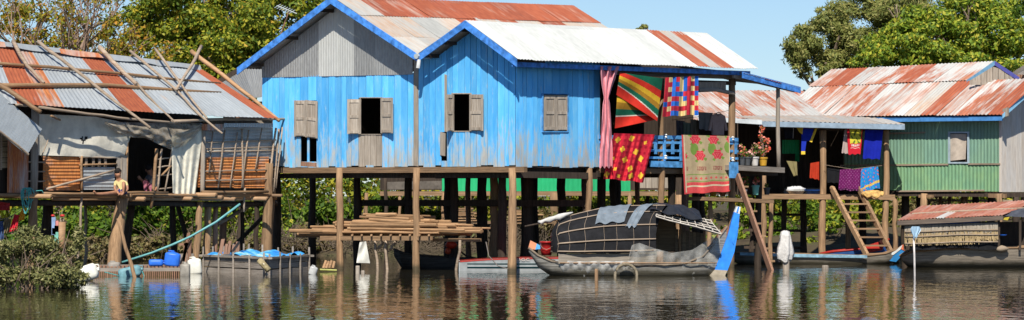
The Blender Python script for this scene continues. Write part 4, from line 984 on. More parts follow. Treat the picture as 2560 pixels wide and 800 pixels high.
tag(build(MB().tube([U(262, 680, Yr - .1), U(300, 690, Yr - .5), U(345, 672, Yr - .45), U(352, 668, Yr - .4), U(360, 690, Yr - .4)], .012, 6), 'rope', TEAL), 'teal rope tied round the floating drum', 'rope')
# wooden floating fish pen
def fish_pen():
    A, B, C = U(508, 634, 80.6), U(668, 652, 77.4), U(773, 634, 80.4); D = A + C - B
    for p in (A, B, C, D): p.z = .38
    t = thing('fish_pen', (B.x, B.y, 0), 'weathered wooden floating fish pen with blue net inside', 'fish pen')
    for P_, Q in ((A, B), (B, C), (C, D), (D, A)):
        for k, (z0, z1) in enumerate(((.38, .27), (.255, .13), (.115, -.2))):
            n_ = (Q - P_).cross(V((0, 0, 1))).normalized(); n_ = n_ if (P_ + Q - A - C).dot(n_) > 0 else -n_
            e = .02 * (k % 2); mb = MB(); j0, j1 = jit(.012), jit(.012)
            mb.slab([V((P_.x, P_.y, z0 + j0)), V((Q.x, Q.y, z0 + j1)), V((Q.x, Q.y, z1 + j1)), V((P_.x, P_.y, z1 + j0))], .03, n_); build(mb, 'side_board', M['greybeam'], t)
        for u in (.02, .27, .5, .75, .97):
            p = P_.lerp(Q, u) + n_ * .035; build(MB().beam(V((p.x, p.y, -.2)), V((p.x, p.y, .50 + jit(.05) + (.12 if (P_ - D).length < .1 or (P_ - C).length < .1 else 0))), .042, .04), 'stake', M['greybeam'], t)
        build(MB().beam(P_ + V((0, 0, .02)) - (Q - P_) * .05, Q + V((0, 0, .02)) + (Q - P_) * .05, .09, .05), 'rim_pole', M['greybeam'], t)
    m, tt, bb = mat('blue_net', .6); tc = N(tt, 'TexCoord'); n1 = noise(tt, tc.outputs['Object'], 2.2, 5, .6)
    tt.links.new(ramp(tt, n1, [(.35, (.02, .17, .55)), (.5, (.04, .32, .70)), (.62, (.25, .55, .60)), (.7, (.55, .6, .55))]), bb.inputs['Base Color']); bump(tt, bb, n1, .1)
    c0 = (A + C) / 2; rg = random.Random(4)
    def fn(u, v):
        p = A.lerp(B, u).lerp(D.lerp(C, u), v); p = p.lerp(c0, .06); e = min(u, 1 - u, v, 1 - v)
        return V((p.x, p.y, .40 + .09 * min(1, e * 4) * v + .05 * math.sin(u * 17 + v * 5) + .04 * math.sin(v * 23 - u * 8)))
    build(MB().quadgrid(fn, 40, 40), 'net', m, t, smooth=True)
    for u in (.3, .62): build(MB().beam(A.lerp(B, u) + V((0, 0, .05)), D.lerp(C, u) + V((0, 0, .05)), .06, .03), 'cross_bar', M['stick'], t)
    build(MB().tube([U(648, 650, 77.2), U(672, 676, 77.1)], [.08, .075], 10), 'float_bottle', plain('amber_bottle', (.42, .34, .18), .25, .3, 12), t, smooth=True)
fish_pen()
# broken crate boards behind the pen
def broken(label, pts, Y, m='redwood', lean=0):
    t = thing('broken_crate', U(pts[0][0], 640, Y), label, 'crate'); t.location.z = 0
    for x0, y0, x1, y1, w_ in pts: build(MB().slab([U(x0, y0, Y), U(x0 + w_, y0 - 1, Y), U(x1 + w_, y1, Y), U(x1, y1, Y)], .03), 'board', M[m], t)
    xs = [p[0] for p in pts]; build(MB().slab([U(min(xs) - 4, 634, Y + .02), U(max(xs) + 14, 634, Y + .02), U(max(xs) + 14, 660, Y + .02), U(min(xs) - 4, 660, Y + .02)], .05), 'base_board', M['greybeam'], t)
broken('broken reddish slatted crate behind the back rim of the fish pen', [(553, 598, 545, 640, 9), (563, 610, 557, 640, 9), (571, 603, 566, 640, 8), (581, 612, 577, 640, 9), (590, 604, 588, 640, 9)], 80.5)
broken('leaning patched board crate next to the two cans', [(468, 582, 452, 662, 8), (460, 607, 456, 662, 9), (470, 600, 468, 660, 9), (448, 608, 446, 614, 24)], 79.6)

# low growth under the hut   (root_mass gone)
for i, (px, Y, lab) in enumerate(((330, 97, 'low dry scrub at the water edge behind the thick leaning post'), (410, 96, 'low dry scrub at the water edge behind the blue cans'), (215, 93, 'low brown scrub behind the upright grey stick'), (560, 97, 'low dry scrub behind the broken crate'))):
    c = G0(px, Y, .35); shrub(lab, (c.x, Y, -.2), [(c, .9, .6, .45), (c + V((.8, .3, -.05)), .7, .6, .4), (c + V((-.8, .2, 0)), .7, .6, .4)], 1900, .15, DRY, 140 + i)
# ================================================================ under the blue house
# bamboo rack and poles
rack = thing('pole_rack', G0(980, 82.3), 'rough wooden rack lashed to the house posts carrying bamboo', 'rack')
for x0, y0, x1, y1, o_, h in ((800, 590, 1078, 590, .12, 11), (740, 584, 1010, 582, -1.3, 10), (1078, 596, 1200, 596, -.3, 8)):
    bpx(rack, GW, x0, y0, x1, y1, h, M['beam'], th=.06, off=o_, name='rail')
for x in range(880, 1080, 24):
    build(pole(GW.at(x, 588, .22), GW.at(x + 20, 585, -1.6), .028, .025), 'cross_pole', M['bamboo'], rack)
for x0, y0, x1, y1 in ((938, 602, 950, 690), (965, 600, 972, 690), (1150, 600, 1138, 690), (945, 622, 960, 600), (975, 625, 990, 604)):
    a = GW.at(x0, y0, -.1); b2 = GW.at(x1, y1, -.1)
    if y1 > 650: b2.z = -.5
    build(pole(a, b2, .035, .04, amp=.03), 'prop', M['stick'], rack, smooth=True)
rg = random.Random(17); lay = []
for (n, y, x0, x1, jx) in ((9, 581, 745, 1120, 60), (9, 574, 775, 1175, 55), (9, 567, 790, 1175, 60), (7, 560, 850, 1140, 45), (6, 552, 880, 1100, 40), (5, 545, 890, 1085, 35), (5, 538, 895, 1060, 30)):
    for k in range(n): lay.append((x0 + rg.uniform(-jx, jx) + (0 if k % 2 else 60), x1 + rg.uniform(-jx, jx) - (60 if k % 3 == 0 else 0), y + rg.uniform(-2, 2), .05 - 1.25 * k / n, rg.uniform(2.4, 5.4)))
for x0, x1, y, o_, w_ in lay:
    r = w_ * .0102; a, b2 = GW.at(x0, y + rg.uniform(-5, 4), o_), GW.at(x1, y + rg.uniform(-3, 6), o_)
    mb = MB().tube(crook(a, b2, 4, .012, rg), [r, r, r, r * .95, r * .9], 8); b3 = b2 + (b2 - a).normalized() * .004; mb.tube([b2, b3], [r * .6, r * .6], 8)
    tag(build(mb, 'bamboo_pole', M['bamboo'], smooth=False), 'long dry bamboo pole lying in the stack under the blue house', 'bamboo', 'bamboo poles stacked on the rack')
# hut far behind, seen between the stilts
Yk = 104; bh = thing('back_hut', G0(1340, Yk + 1), 'stilt shed with a bright green tin wall seen between the house stilts', 'shed')
M['green'] = tin('bright_green_tin', (.02, .42, .16), rust=(.05, .25, .10), rust2=(.08, .38, .2), amount=.15, edge=.3, metal=0, rough=.55, dirt=.15)
for i, (x0, x1) in enumerate(((1105, 1200), (1198, 1246), (1246, 1328), (1326, 1400), (1400, 1490), (1488, 1576))):
    k = 7; build(MB().shell(lambda u, v: U(lerp(x0, x1, u), lerp(442, 478, v), Yk - .01 * (i % 2)) + V((0, -.012 * math.sin(u * k * 6.28), 0)), V((0, -1, 0)), 28, 2, .006, (1, .5)), 'wall_sheet', M['green'], bh)
for i in range(7): build(MB().slab([U(1600 + i * 15, 440, Yk), U(1614 + i * 15, 440, Yk), U(1614 + i * 15, 470, Yk), U(1600 + i * 15, 470, Yk)], .03), 'wall_board', M['greywood'], bh)
build(MB().slab([U(960, 455, Yk), U(1104, 452, Yk), U(1104, 472, Yk), U(960, 474, Yk)], .04), 'mat', plain('dark_canvas', (.13, .11, .09), .8, .2), bh)
build(MB().beam(U(950, 484, Yk), U(1720, 484, Yk), .12, .14), 'floor_beam', M['beam'], bh)
build(MB().slab([U(950, 478, Yk + 4), U(1720, 478, Yk + 4), U(1720, 480, Yk + .1), U(950, 480, Yk + .1)], .05, V((0, 0, 1))), 'floor', M['darkshade'], bh)
for i in range(9): build(MB().slab([U(950 + i * 86, 405, Yk + 2), U(1035 + i * 86, 405, Yk + 2), U(1035 + i * 86, 438, Yk + .04), U(950 + i * 86, 438, Yk + .04)], .02, V((0, -.5, .8))), 'roof_sheet', M['zincrust'], bh)
wallbox(bh, U(950, 400, Yk + 4), U(1720, 400, Yk + 4), 2.1, 3.0, .03, M['darkshade'], 'back_wall', 8)
for px, w_, m_ in ((915, 10, 'post'), (1000, 9, 'post'), (1110, 14, 'post'), (1170, 20, 'post'), (1385, 24, 'post'), (1575, 13, 'post'), (1700, 24, 'post'), (1745, 18, 'post'), (1620, 11, 'darkshade'), (1320, 16, 'darkshade'), (1450, 16, 'darkshade'), (1250, 14, 'darkshade')): ppx(bh, px, 482, Yk + (0 if m_ == 'post' else 2.5), w_, m_)
build(MB().beam(U(1100, 556, Yk - .5), U(1390, 556, Yk - .5), .3, .09), 'shelf', M['beam'], bh)
rg = random.Random(6)
for i in range(26):
    x0 = 1110 + rg.uniform(-8, 12) + (0 if i < 14 else 170); x1 = x0 + (75 if i < 14 else 70) + rg.uniform(-12, 12); y = 552 - (i % 14) * 2.3; a = U(x0, y + rg.uniform(-2, 2), Yk - .65 + .25 * (i % 3)); b2 = U(x1, y + rg.uniform(-2, 2), Yk - .65 + .25 * (i % 3))
    tag(build(MB().beam(a, b2, .10, .035), 'plank', M['bamboo']), 'short split plank in the woodpile below the green tin wall', 'plank', 'split planks in the far woodpile')
# white sack on a stick, stumps, cut bamboo
sk = rag('cloth', 'white plastic sack hanging down to the water under the bamboo rack', 'cloth', ((899, 606), (915, 603), (925, 658), (891, 657), GW.Y(905, .22)), plain('white_sack', (.72, .70, .62), .6, .08), folds=1, depth=.04)
def stump(label, px, py, pyb, w_, m='greywood'):
    Y = waterY(pyb); a = U(px, pyb, Y); a.z = -.5; tag(build(MB().tube([a, U(px, py + 3, Y), U(px, py, Y)], [w_ / 2 * Y / F, w_ / 2 * Y / F, w_ / 2.4 * Y / F], 10), 'stump', M[m], smooth=False), label, 'stump')
stump('short rotten post stump left of the white sack', 894, 664, 684, 11); stump('tiny stump just above water in front of the white sack', 907, 676, 685, 10)
stump('low cut stump in the water in front of the canoe', 2063, 663, 673, 17); stump('thin stick stub poking up before the covered boat', 1491, 672, 701, 9, 'post')
cb = thing('cut_bamboo', U(822, 668, 80.5), 'bundle of short cut bamboo pieces floating by the post', 'bamboo'); cb.location.z = 0
for i, (x0, x1) in enumerate(((808, 815), (815, 822), (823, 829), (832, 836))): build(MB().tube([U(x0, 671, 80.5), U(x1, 652 + 2 * (i % 2), 80.6)], .035, 8), 'piece', M['bamboo'], cb)
build(MB().tube([U(800, 674, 80.2), U(842, 676, 80.2)], .025, 8), 'float_pole', plain('green_bamboo', (.45, .45, .12), .4), cb)
# ================================================================ boats
def hull(parent, st, Yc, m, mi=None, name='hull', th=.04, n=12, axis=0.0, pw=.6):
    """loft of U sections; st: (px, gunwale py, keel py, half beam)"""
    mi = mi or m
    def sec(px, g, k, hw, inner):
        Yl = Yc + axis * (px - 1500) / 100; out = []
        G_, K = U(px, g, Yl), U(px, k, Yl); e = th if inner else 0
        for i in range(n + 1):
            t_ = math.pi * (i / n - .5); s_ = math.sin(t_); c_ = abs(math.cos(t_)) ** pw
            out.append(V((G_.x, Yl + max(hw - e, .005) * s_, lerp(G_.z, K.z + e, c_))))
        return out
    # resample stations smoothly
    S = []
    for a, b2 in zip(st, st[1:]):
        for q in range(3): S.append(tuple(lerp(x, y, q / 3) for x, y in zip(a, b2)))
    S.append(st[-1])
    for inner, mm, nm in ((False, m, name), (True, mi, 'inner_planking')):
        mb = MB()
        for s_ in S: mb.v += [tuple(p) for p in sec(*s_, inner)]
        for j in range(len(S) - 1):
            for i in range(n): a = j * (n + 1) + i; mb.face((a, a + 1, a + n + 2, a + n + 1))
        build(mb, nm, mm, parent, smooth=True)
    for side in (-1, 1):
        mb = MB(); pts = [V((U(s_[0], s_[1], Yc + axis * (s_[0] - 1500) / 100).x, Yc + axis * (s_[0] - 1500) / 100 + side * max(s_[3] - .01, .0), U(s_[0], s_[1], Yc + axis * (s_[0] - 1500) / 100).z)) for s_ in S]
        mb.tube(pts, .03, 6); build(mb, 'gunwale', mi, parent, smooth=True)
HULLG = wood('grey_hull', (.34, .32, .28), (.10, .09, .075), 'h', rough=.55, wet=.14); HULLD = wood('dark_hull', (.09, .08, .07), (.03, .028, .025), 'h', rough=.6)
Yv = 76.8
boat = thing('covered_boat', G0(1580, Yv), 'wooden boat with a black arched canopy and tall blue prow', 'boat')
hull(boat, [(1322, 620, 630, .04), (1345, 638, 668, .24), (1380, 653, 692, .45), (1450, 660, 704, .6), (1600, 663, 706, .66), (1700, 661, 706, .6), (1755, 640, 702, .42), (1790, 602, 696, .2), (1818, 566, 688, .05)], Yv, HULLG, wood('boat_inner', (.22, .17, .12), (.10, .08, .06), 'h'))
for p_, m_ in (([(1800, 692), (1788, 676), (1806, 626), (1821, 580), (1836, 545), (1850, 550), (1838, 600), (1822, 650), (1812, 690)], None),):
    pass
PROWB = plain('bright_blue_prow', (.03, .24, .78), .5, .12)
def strip(parent, pts, Y, th, m, name):
    build(MB().slab([U(x, y, Y) for x, y in pts], th, V((0, -1, 0))), name, m, parent)
strip(boat, [(1787, 674), (1804, 630), (1819, 590), (1831, 547), (1836, 530), (1849, 535), (1845, 580), (1836, 630), (1819, 676)], Yv - .25, .33, PROWB, 'prow')
strip(boat, [(1829, 604), (1838, 568), (1847, 566), (1834, 612)], Yv - .265, .02, PROWB, 'prow_stripe')
strip(boat, [(1836, 530), (1842, 516), (1852, 517), (1849, 535)], Yv - .25, .33, plain('white_prow_tip', (.7, .7, .66)), 'prow_tip')
strip(boat, [(1841, 530), (1845, 517), (1848, 517), (1845, 531)], Yv - .265, .02, PROWB, 'prow_stripe')
strip(boat, [(1766, 698), (1787, 674), (1819, 676), (1806, 702)], Yv - .25, .33, plain('cream_prow_foot', (.45, .38, .28), .7, .2), 'prow_foot')
strip(boat, [(1765, 628), (1790, 590), (1818, 562), (1826, 575), (1800, 640), (1786, 668)], Yv - .06, .1, wood('red_brown_bow', (.30, .13, .07), (.17, .07, .04), 'h'), 'bow_plank')
strip(boat, [(1320, 622), (1326, 601), (1342, 609), (1338, 624)], Yv - .05, .1, plain('orange_stern', (.75, .30, .16), .6), 'stern_tip')
strip(boat, [(1338, 624), (1342, 609), (1354, 616), (1352, 622)], Yv - .055, .1, plain('sky_blue_stern', (.10, .40, .80), .6), 'stern_tip')
# canopy
CANV = plain('black_canvas', (.014, .014, .016), .75, .25, 5, .15, bmp=.015)
st = [(1377, 588, 632, .30), (1384, 566, 633, .48), (1396, 552, 634, .57), (1430, 538, 636, .63), (1500, 522, 636, .65), (1570, 515, 636, .64), (1637, 514, 634, .64)]
def can_pt(u, th_, lift=0.0):
    pq = lerp(1377, 1637 + 78 * max(0, th_ / math.pi - .12), u); px = min(pq, 1640); top = ip(px, [(s_[0], s_[1]) for s_ in st]); bot = ip(px, [(s_[0], s_[2]) for s_ in st]); hw = ip(px, [(s_[0], s_[3]) for s_ in st]) + lift
    T, B_ = U(px, top, Yv), U(px, bot, Yv)
    bulge = 1 + .02 * math.sin(u * 19)
    return V(((pq - 1280) / F * Yv, Yv - hw * math.cos(th_) * bulge, B_.z + (T.z - B_.z + lift) * abs(math.sin(th_)) ** .84))
build(MB().quadgrid(lambda u, v: can_pt(u, lerp(.02, math.pi - .02, v)), 40, 28), 'canopy', CANV, boat, smooth=True)
mb = MB(); rim = [can_pt(0, lerp(.02, math.pi - .02, i / 20)) for i in range(21)]; c0 = can_pt(0, math.pi / 2) * .5 + can_pt(0, .02) * .25 + can_pt(0, math.pi - .02) * .25
mb.v = [tuple(p) for p in rim] + [tuple(c0)]
for i in range(20): mb.face((i, i + 1, 21))
build(mb, 'canopy_end', CANV, boat)
WOVD = wood('woven_canopy_inner', (.25, .19, .12), (.12, .09, .06), 'h')
build(MB().quadgrid(lambda u, v: can_pt(lerp(.02, .995, u), lerp(.03, math.pi - .03, v), -.03), 20, 20), 'canopy_lining', WOVD, boat, smooth=True)
for th_, w_ in ((.05, .018), (.25, .018), (.58, .017), (1.0, .016), (1.42, .012), (1.9, .012)): build(MB().tube([can_pt(i / 12, th_, .02) for i in range(13)], w_, 6), 'bamboo_strip', M['stick'], boat, smooth=True)
for u in (.06, .17, .32, .5, .62, .78, .93): build(MB().tube([can_pt(u + .01 * math.sin(i), lerp(.03, 1.7, i / 12), .012) for i in range(13)], .0045, 4), 'rib_cord', M['stick'], boat)
GREYB = plain('blue_grey_cloth', (.17, .205, .24), .85, .15, 6, bmp=.03)
def patch(parent, u0, u1, t0, t1, m, name, sl=0.0, ln=.03, w_=.02, nu=14, nv=20):
    build(MB().quadgrid(lambda u, v: can_pt(lerp(u0, u1, u) - sl * (1 - v), lerp(t0, t1, v) + .03 * math.sin(u * 13), ln + w_ * math.sin(u * 9 + v * 4) ** 2), nu, nv), name, m, parent, smooth=True)
patch(boat, .45, .72, .66, 2.1, GREYB, 'draped_cloth', .04); patch(boat, .86, .96, .52, 2.0, GREYB, 'draped_cloth', .16)
build(MB().tube([U(1346, 554, Yv - .1), U(1354, 556, Yv - .14), U(1362, 551, Yv - .12), U(1374, 550, Yv - .17), U(1386, 545, Yv - .16), U(1398, 543, Yv - .2), U(1412, 537, Yv - .15), U(1432, 531, Yv - .1)], [.03, .055, .04, .075, .05, .08, .05, .015], 10), 'furled_cloth', plain('off_white_cloth', (.6, .58, .54), .8, .1), boat, smooth=True)
build(pole(U(1312, 566, Yv - .1), U(1395, 548, Yv - .1), .02), 'spar', M['darkshade'], boat)
# forward awning: lattice with black cloth over it
LA, LB, LC, LD = U(1640, 541, Yv - .75), U(1803, 585, Yv - .75), U(1776, 551, Yv + .5), U(1650, 526, Yv + .5)
for i in range(5):
    a, b2 = LA.lerp(LD, i / 4), LB.lerp(LC, i / 4); build(pole(a, b2, .014, .012, 6), 'lattice_stick', plain('pale_stick', (.60, .54, .46), .7), boat)
for i in range(9):
    a, b2 = LA.lerp(LB, i / 8), LD.lerp(LC, i / 8); build(pole(a + V((0, 0, .02)), b2 + V((0, 0, .02)), .012, .012, 6), 'lattice_stick', plain('pale_stick', (.60, .54, .46), .7), boat)
build(MB().quadgrid(lambda u, v: LA.lerp(LB, lerp(-.12, .80, u)).lerp(LD.lerp(LC, lerp(-.12, .80, u)), lerp(.25 + .2 * u, 1.4, v)) + V((0, 0, .09 + .13 * math.sin(u * 3.1) * math.sin(v * 3.0) + .03 * math.sin(u * 15 + v * 7))), 30, 20), 'awning_cloth', plain('black_cloth', (.025, .027, .033), .5, .2, 6, bmp=.03), boat, smooth=True)
build(MB().quadgrid(lambda u, v: LA.lerp(LB, u).lerp(LD.lerp(LC, u), v) - V((0, 0, .03)), 4, 4), 'awning_lining', CANV, boat)
for i in range(8): build(MB().slab([U(1688 + i * 9, 572 + i * 1.5, Yv + .45), U(1696 + i * 9, 573 + i * 1.5, Yv + .45), U(1696 + i * 9, 632, Yv + .45), U(1688 + i * 9, 632, Yv + .45)], .02), 'mat_strip', WOVD, boat)
for x in (1700, 1762): build(pole(U(x, 640, Yv + .35), U(x, 555, Yv + .35), .03, .028), 'awning_pole', M['post'], boat)
# plastic sheeting over the side, rub rail, side band
SHEER = [(1385, 655), (1450, 661), (1600, 664), (1700, 661), (1755, 640), (1788, 606)]
def wrap(u, v, x0, x1, top, bot, o_):
    px = lerp(x0, x1, u); hw = ip(px, [(1380, .45), (1450, .6), (1600, .66), (1700, .6), (1755, .42), (1790, .2)]); bulg = hw * (1 - .25 * v ** 2) + o_ + .018 * math.sin(u * 38 + v * 6) + .012 * math.sin(u * 71 - v * 5)
    return U(px, lerp(top(px), bot(px), v), Yv - bulg)
build(MB().quadgrid(lambda u, v: wrap(u, v, 1388, 1585, lambda x: ip(x, [(1388, 650), (1450, 653), (1585, 652)]), lambda x: ip(x, [(1388, 664), (1410, 682), (1470, 688), (1540, 690), (1585, 678)]) + 3 * math.sin(x * .13), .055), 60, 14), 'plastic_sheet', plastic('clear_plastic_side', (.80, .79, .75), .36, .1), boat, smooth=True)
build(MB().quadgrid(lambda u, v: wrap(u, v, 1572, 1800, lambda x: ip(x, [(1572, 640), (1580, 612), (1598, 607), (1640, 622), (1680, 632), (1730, 625), (1770, 600), (1800, 572)]), lambda x: ip(x, [(1572, 668), (1650, 682), (1720, 690), (1800, 660)]), .05), 60, 20), 'plastic_sheet', plastic('clear_plastic_heavy', (.82, .80, .74), .22, .08), boat, smooth=True)
build(MB().tube([wrap(i / 12, .3, 1400, 1792, lambda x: 655, lambda x: 663, .08) for i in range(13)], .014, 6), 'rub_rail', M['bamboo'], boat, smooth=True)
build(MB().quadgrid(lambda u, v: U(lerp(1396, 1640, u), lerp(634, 659, v), Yv - .56 - .02 * math.sin(u * 20)), 20, 4), 'side_band', wood('pale_side_band', (.28, .24, .19), (.15, .125, .10), 'h'), boat, smooth=True)
for v_ in (.55, .8):
    build(MB().tube([wrap(i / 16, v_, 1385, 1770, lambda x: 655, lambda x: 700, -.03) for i in range(17)], .008, 4), 'strake', M['twig'], boat)
# things on and by the boat
bk_ = thing('bucket', U(1366, 640, Yv - .1), 'red plastic bucket standing in the stern of the covered boat', 'bucket')
build(MB().lathe(U(1366, 638, Yv - .1), [(.12, 0), (.145, .15), (.155, .30), (.165, .30), (.165, .33), (.14, .33)], 18), 'body', plain('red_bucket', (.48, .02, .02), .35, .08), bk_, smooth=True)
build(MB().tube([U(1351, 612, Yv - .16), U(1356, 620, Yv - .26), U(1366, 624, Yv - .28), U(1376, 620, Yv - .26), U(1381, 612, Yv - .16)], .006, 5), 'handle', M['stick'], bk_)
ty = U(1565, 690, 75.95); ty.z = .02
tag(build(MB().tube([ty + V((.26 * math.cos(t_), .04 * math.sin(t_), .26 * math.sin(t_))) for t_ in [i * math.pi / 12 for i in range(25)]], .035, 8, cap=False), 'tyre', plain('worn_tyre', (.23, .19, .13), .8, .25, 12), smooth=True), 'worn pale hoop tyre hanging half sunk against the covered boat', 'tyre')
# dark motor boat and white boat under the house
mbt = thing('motor_boat', G0(1080, 84.6), 'dark motor boat with orange engine in the shade under the house', 'boat')
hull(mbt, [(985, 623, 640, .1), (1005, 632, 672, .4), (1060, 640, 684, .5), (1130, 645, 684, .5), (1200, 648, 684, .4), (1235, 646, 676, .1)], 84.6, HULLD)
for x in (1040, 1090): build(MB().beam(U(x, 640, 84.2), U(x, 640, 85.0), .2, .04), 'thwart', M['darkshade'], mbt)
eg = build(MB().blob(U(1128, 612, 84.5), .16, .16, .11, 12, 7), 'engine', plain('orange_engine', (.60, .05, .02), .4), mbt, smooth=True)
build(MB().blob(U(1120, 628, 84.4), .09, .1, .09, 10, 6), 'engine_wheel', plain('orange_engine2', (.55, .08, .03), .4), eg, smooth=True)
build(MB().tube([U(1140, 618, 84.5), U(1165, 640, 84.5), U(1230, 655, 84.5)], .025, 6), 'shaft', M['darkshade'], eg)
wb = thing('long_boat', G0(1280, 81.4), 'white long boat with red top band and teal stripes behind the posts', 'boat')
def wside(x0, x1, y0, y1, m, name, o_=0.0):
    n = 8; build(MB().shell(lambda u, v: U(lerp(x0, x1, u), lerp(y0(lerp(x0, x1, u)), y1(lerp(x0, x1, u)), v), 81.0 - o_ + .06 * v), V((0, -1, 0)), n, 3, .03), name, m, wb)
gt = lambda x: ip(x, [(1146, 650), (1210, 645), (1290, 642), (1440, 641)])
WP = plain('shaded_white_boat_paint', (.36, .38, .38), .5, .12); RP_ = plain('red_boat_paint', (.45, .045, .03), .5, .12); TP = plain('teal_boat_paint', (.01, .16, .18), .5, .12)  # white is greyed to put the shade under the house into the paint
wside(1147, 1440, gt, lambda x: 700, WP, 'hull_side'); wside(1149, 1440, gt, lambda x: gt(x) + 11, RP_, 'top_band', .012)
for y in (658.5, 667): wside(1168, 1440, lambda x, y=y: y, lambda x, y=y: y + 6.5, TP, 'stripe', .012)
build(MB().shell(lambda u, v: U(lerp(1147, 1440, u), gt(lerp(1147, 1440, u)) + 3, 81.0 + .9 * v), V((0, 0, 1)), 8, 2, .03), 'deck', RP_, wb)
wside(1147, 1440, lambda x: gt(x) + 3, lambda x: 700, WP, 'hull_side', -.92)
build(MB().slab([U(1147, 650, 81.0), U(1147, 650, 81.9), U(1147, 700, 81.9), U(1147, 700, 81.0)], .03, V((-1, 0, 0))), 'transom', WP, wb)
cu = bpy.data.curves.new('lettering', 'FONT'); cu.body = 'DGC'; cu.size = .11; cu.extrude = .003; cu.space_character = 1.25
to = bpy.data.objects.new('tmp_text', cu); COL.objects.link(to); dg = bpy.context.evaluated_depsgraph_get(); dg.update()
tm_ = bpy.data.meshes.new_from_object(to.evaluated_get(dg)); bpy.data.objects.remove(to)
p = U(1291, 652, 80.984); rl = V(wb.location)
co = np.array([v.co for v in tm_.vertices]); new = np.stack([co[:, 0] * 1.25 + p.x - rl.x, -co[:, 2] + p.y - rl.y, co[:, 1] * .9 + p.z - rl.z], 1)
tm_.vertices.foreach_set('co', new.ravel()); tm_.materials.clear(); tm_.materials.append(plain('pale_lettering', (.62, .50, .44), .6)); link('lettering', tm_, wb)
# loose cable round the posts
tag(build(MB().tube([U(1215, 605, 80.2), U(1222, 640, 80.0), U(1245, 665, 79.7), U(1270, 672, 79.4)], .012, 6), 'cable', plain('grey_cable', (.2, .17, .15), .6), smooth=True), 'grey cable looping down between the two house posts', 'cable')
# ================================================================ laundry on the porch
def cloth(name, label, cat, plane, q, off, mats, mfn=None, folds=3, amp=.03, nu=30, nv=30, group=None, sag=0.0, ph=0.0, grow=1.0):
    """q: TL, TR, BR, BL photo corners on a standing plane; folds run downwards"""
    (x0, y0), (x1, y1), (x2, y2), (x3, y3) = q
    def fn(u, v):
        px = lerp(lerp(x0, x1, u), lerp(x3, x2, u), v); py = lerp(lerp(y0, y1, u), lerp(y3, y2, u), v) + sag * math.sin(math.pi * u) * (1 - v) + 1.2 * math.sin(u * 14 + ph) * v
        f = amp * (math.sin(u * folds * 6.28 + ph + 1.1 * v) + .45 * math.sin(u * folds * 14.1 + 2 * ph)) * (.35 + .65 * v ** grow)
        return plane.at(px, py, off + f)
    return tag(build(MB().quadgrid(fn, nu, nv, mfn), name, mats, smooth=True), label, cat, group)
def fab(name, col, var=.08, scale=7): return plain(name, col, .85, var, scale, .15, bmp=.004)
# pink curtain, tied in the middle
def pk(u, v):
    y = lerp(166, 418, v); c = ip(y, [(166, 1524), (215, 1518), (245, 1516), (300, 1516), (418, 1515)]); hw = ip(y, [(166, 24), (200, 17), (245, 6), (260, 9), (320, 13), (380, 16), (418, 17)])
    return SW.at(c + hw * (2 * u - 1), y + 3 * math.sin(u * 20) * (v > .97), .34 + .045 * math.sin(u * 15 + v * 4 + math.sin(v * 9)) * (.3 + hw / 24) + .015 * math.sin(u * 33 - v * 6))
tag(build(MB().quadgrid(pk, 50, 50), 'curtain', fab('pink_cotton', (.72, .30, .34)), smooth=True), 'pink curtain gathered in the middle at the porch corner', 'curtain')
# striped blanket: a diagonal upper fold over a lower one
SR, SG, SY, SB, SWH = fab('stripe_red', (.62, .035, .02)), fab('stripe_green', (.01, .13, .07)), fab('stripe_yellow', (.68, .40, .03)), fab('stripe_brown', (.38, .19, .02)), fab('stripe_white', (.66, .60, .50))
def st_up(u, v):
    w_ = v * 1.0 + (.18 - .36 * u) * .9; 
    for lim, k in ((.13, 1), (.30, 0), (.44, 2), (.57, 3), (.72, 1), (.755, 4)):
        if w_ < lim: return k
    return 0
def st_lo(u, v):
    for lim, k in ((.2, 2), (.42, 3), (.62, 1), (.66, 4)):
        if v < lim: return k
    return 0
mats_ = [SR, SG, SY, SB, SWH]
def striped():
    t = thing('blanket', SW.at(1595, 320, .1), 'blanket with red, green and mustard stripes hung diagonally on the porch', 'blanket')
    def mk(q, off, mf, name, ph):
        (x0, y0), (x1, y1), (x2, y2), (x3, y3) = q
        def fn(u, v):
            px = lerp(lerp(x0, x1, u), lerp(x3, x2, u), v); py = lerp(lerp(y0, y1, u), lerp(y3, y2, u), v); return SW.at(px, py, off + .02 * math.sin(u * 9 + ph + v * 2) + .03 * math.sin(v * 5 + u * 3))
        build(MB().quadgrid(fn, 60, 70, mf), name, mats_, t, smooth=True)
    mk(((1550, 181), (1657, 196), (1643, 303), (1541, 237)), .36, st_up, 'upper_fold', 0)
    mk(((1543, 238), (1650, 262), (1636, 300), (1537, 321)), .28, st_lo, 'lower_fold', 1)
striped()
PR, PB, PY, PM = fab('patch_red', (.58, .03, .05)), fab('patch_blue', (.02, .13, .52)), fab('patch_cream', (.72, .55, .24)), fab('patch_maroon', (.30, .02, .04))
pg = random.Random(3); pt = [[(i * 2 + j * 3 + (i * j) % 2) % 3 if pg.random() < .8 else pg.randrange(4) for i in range(9)] for j in range(8)]
cloth('blanket', 'patchwork blanket of red, blue and cream squares on the porch line', 'blanket', SW, ((1664, 194), (1746, 190), (1746, 287), (1656, 291)), .36, [PR, PB, PY, PM], lambda u, v: pt[min(7, int(v * 8))][min(8, int(u * 9))], 3, .05, 63, 56, ph=.6)
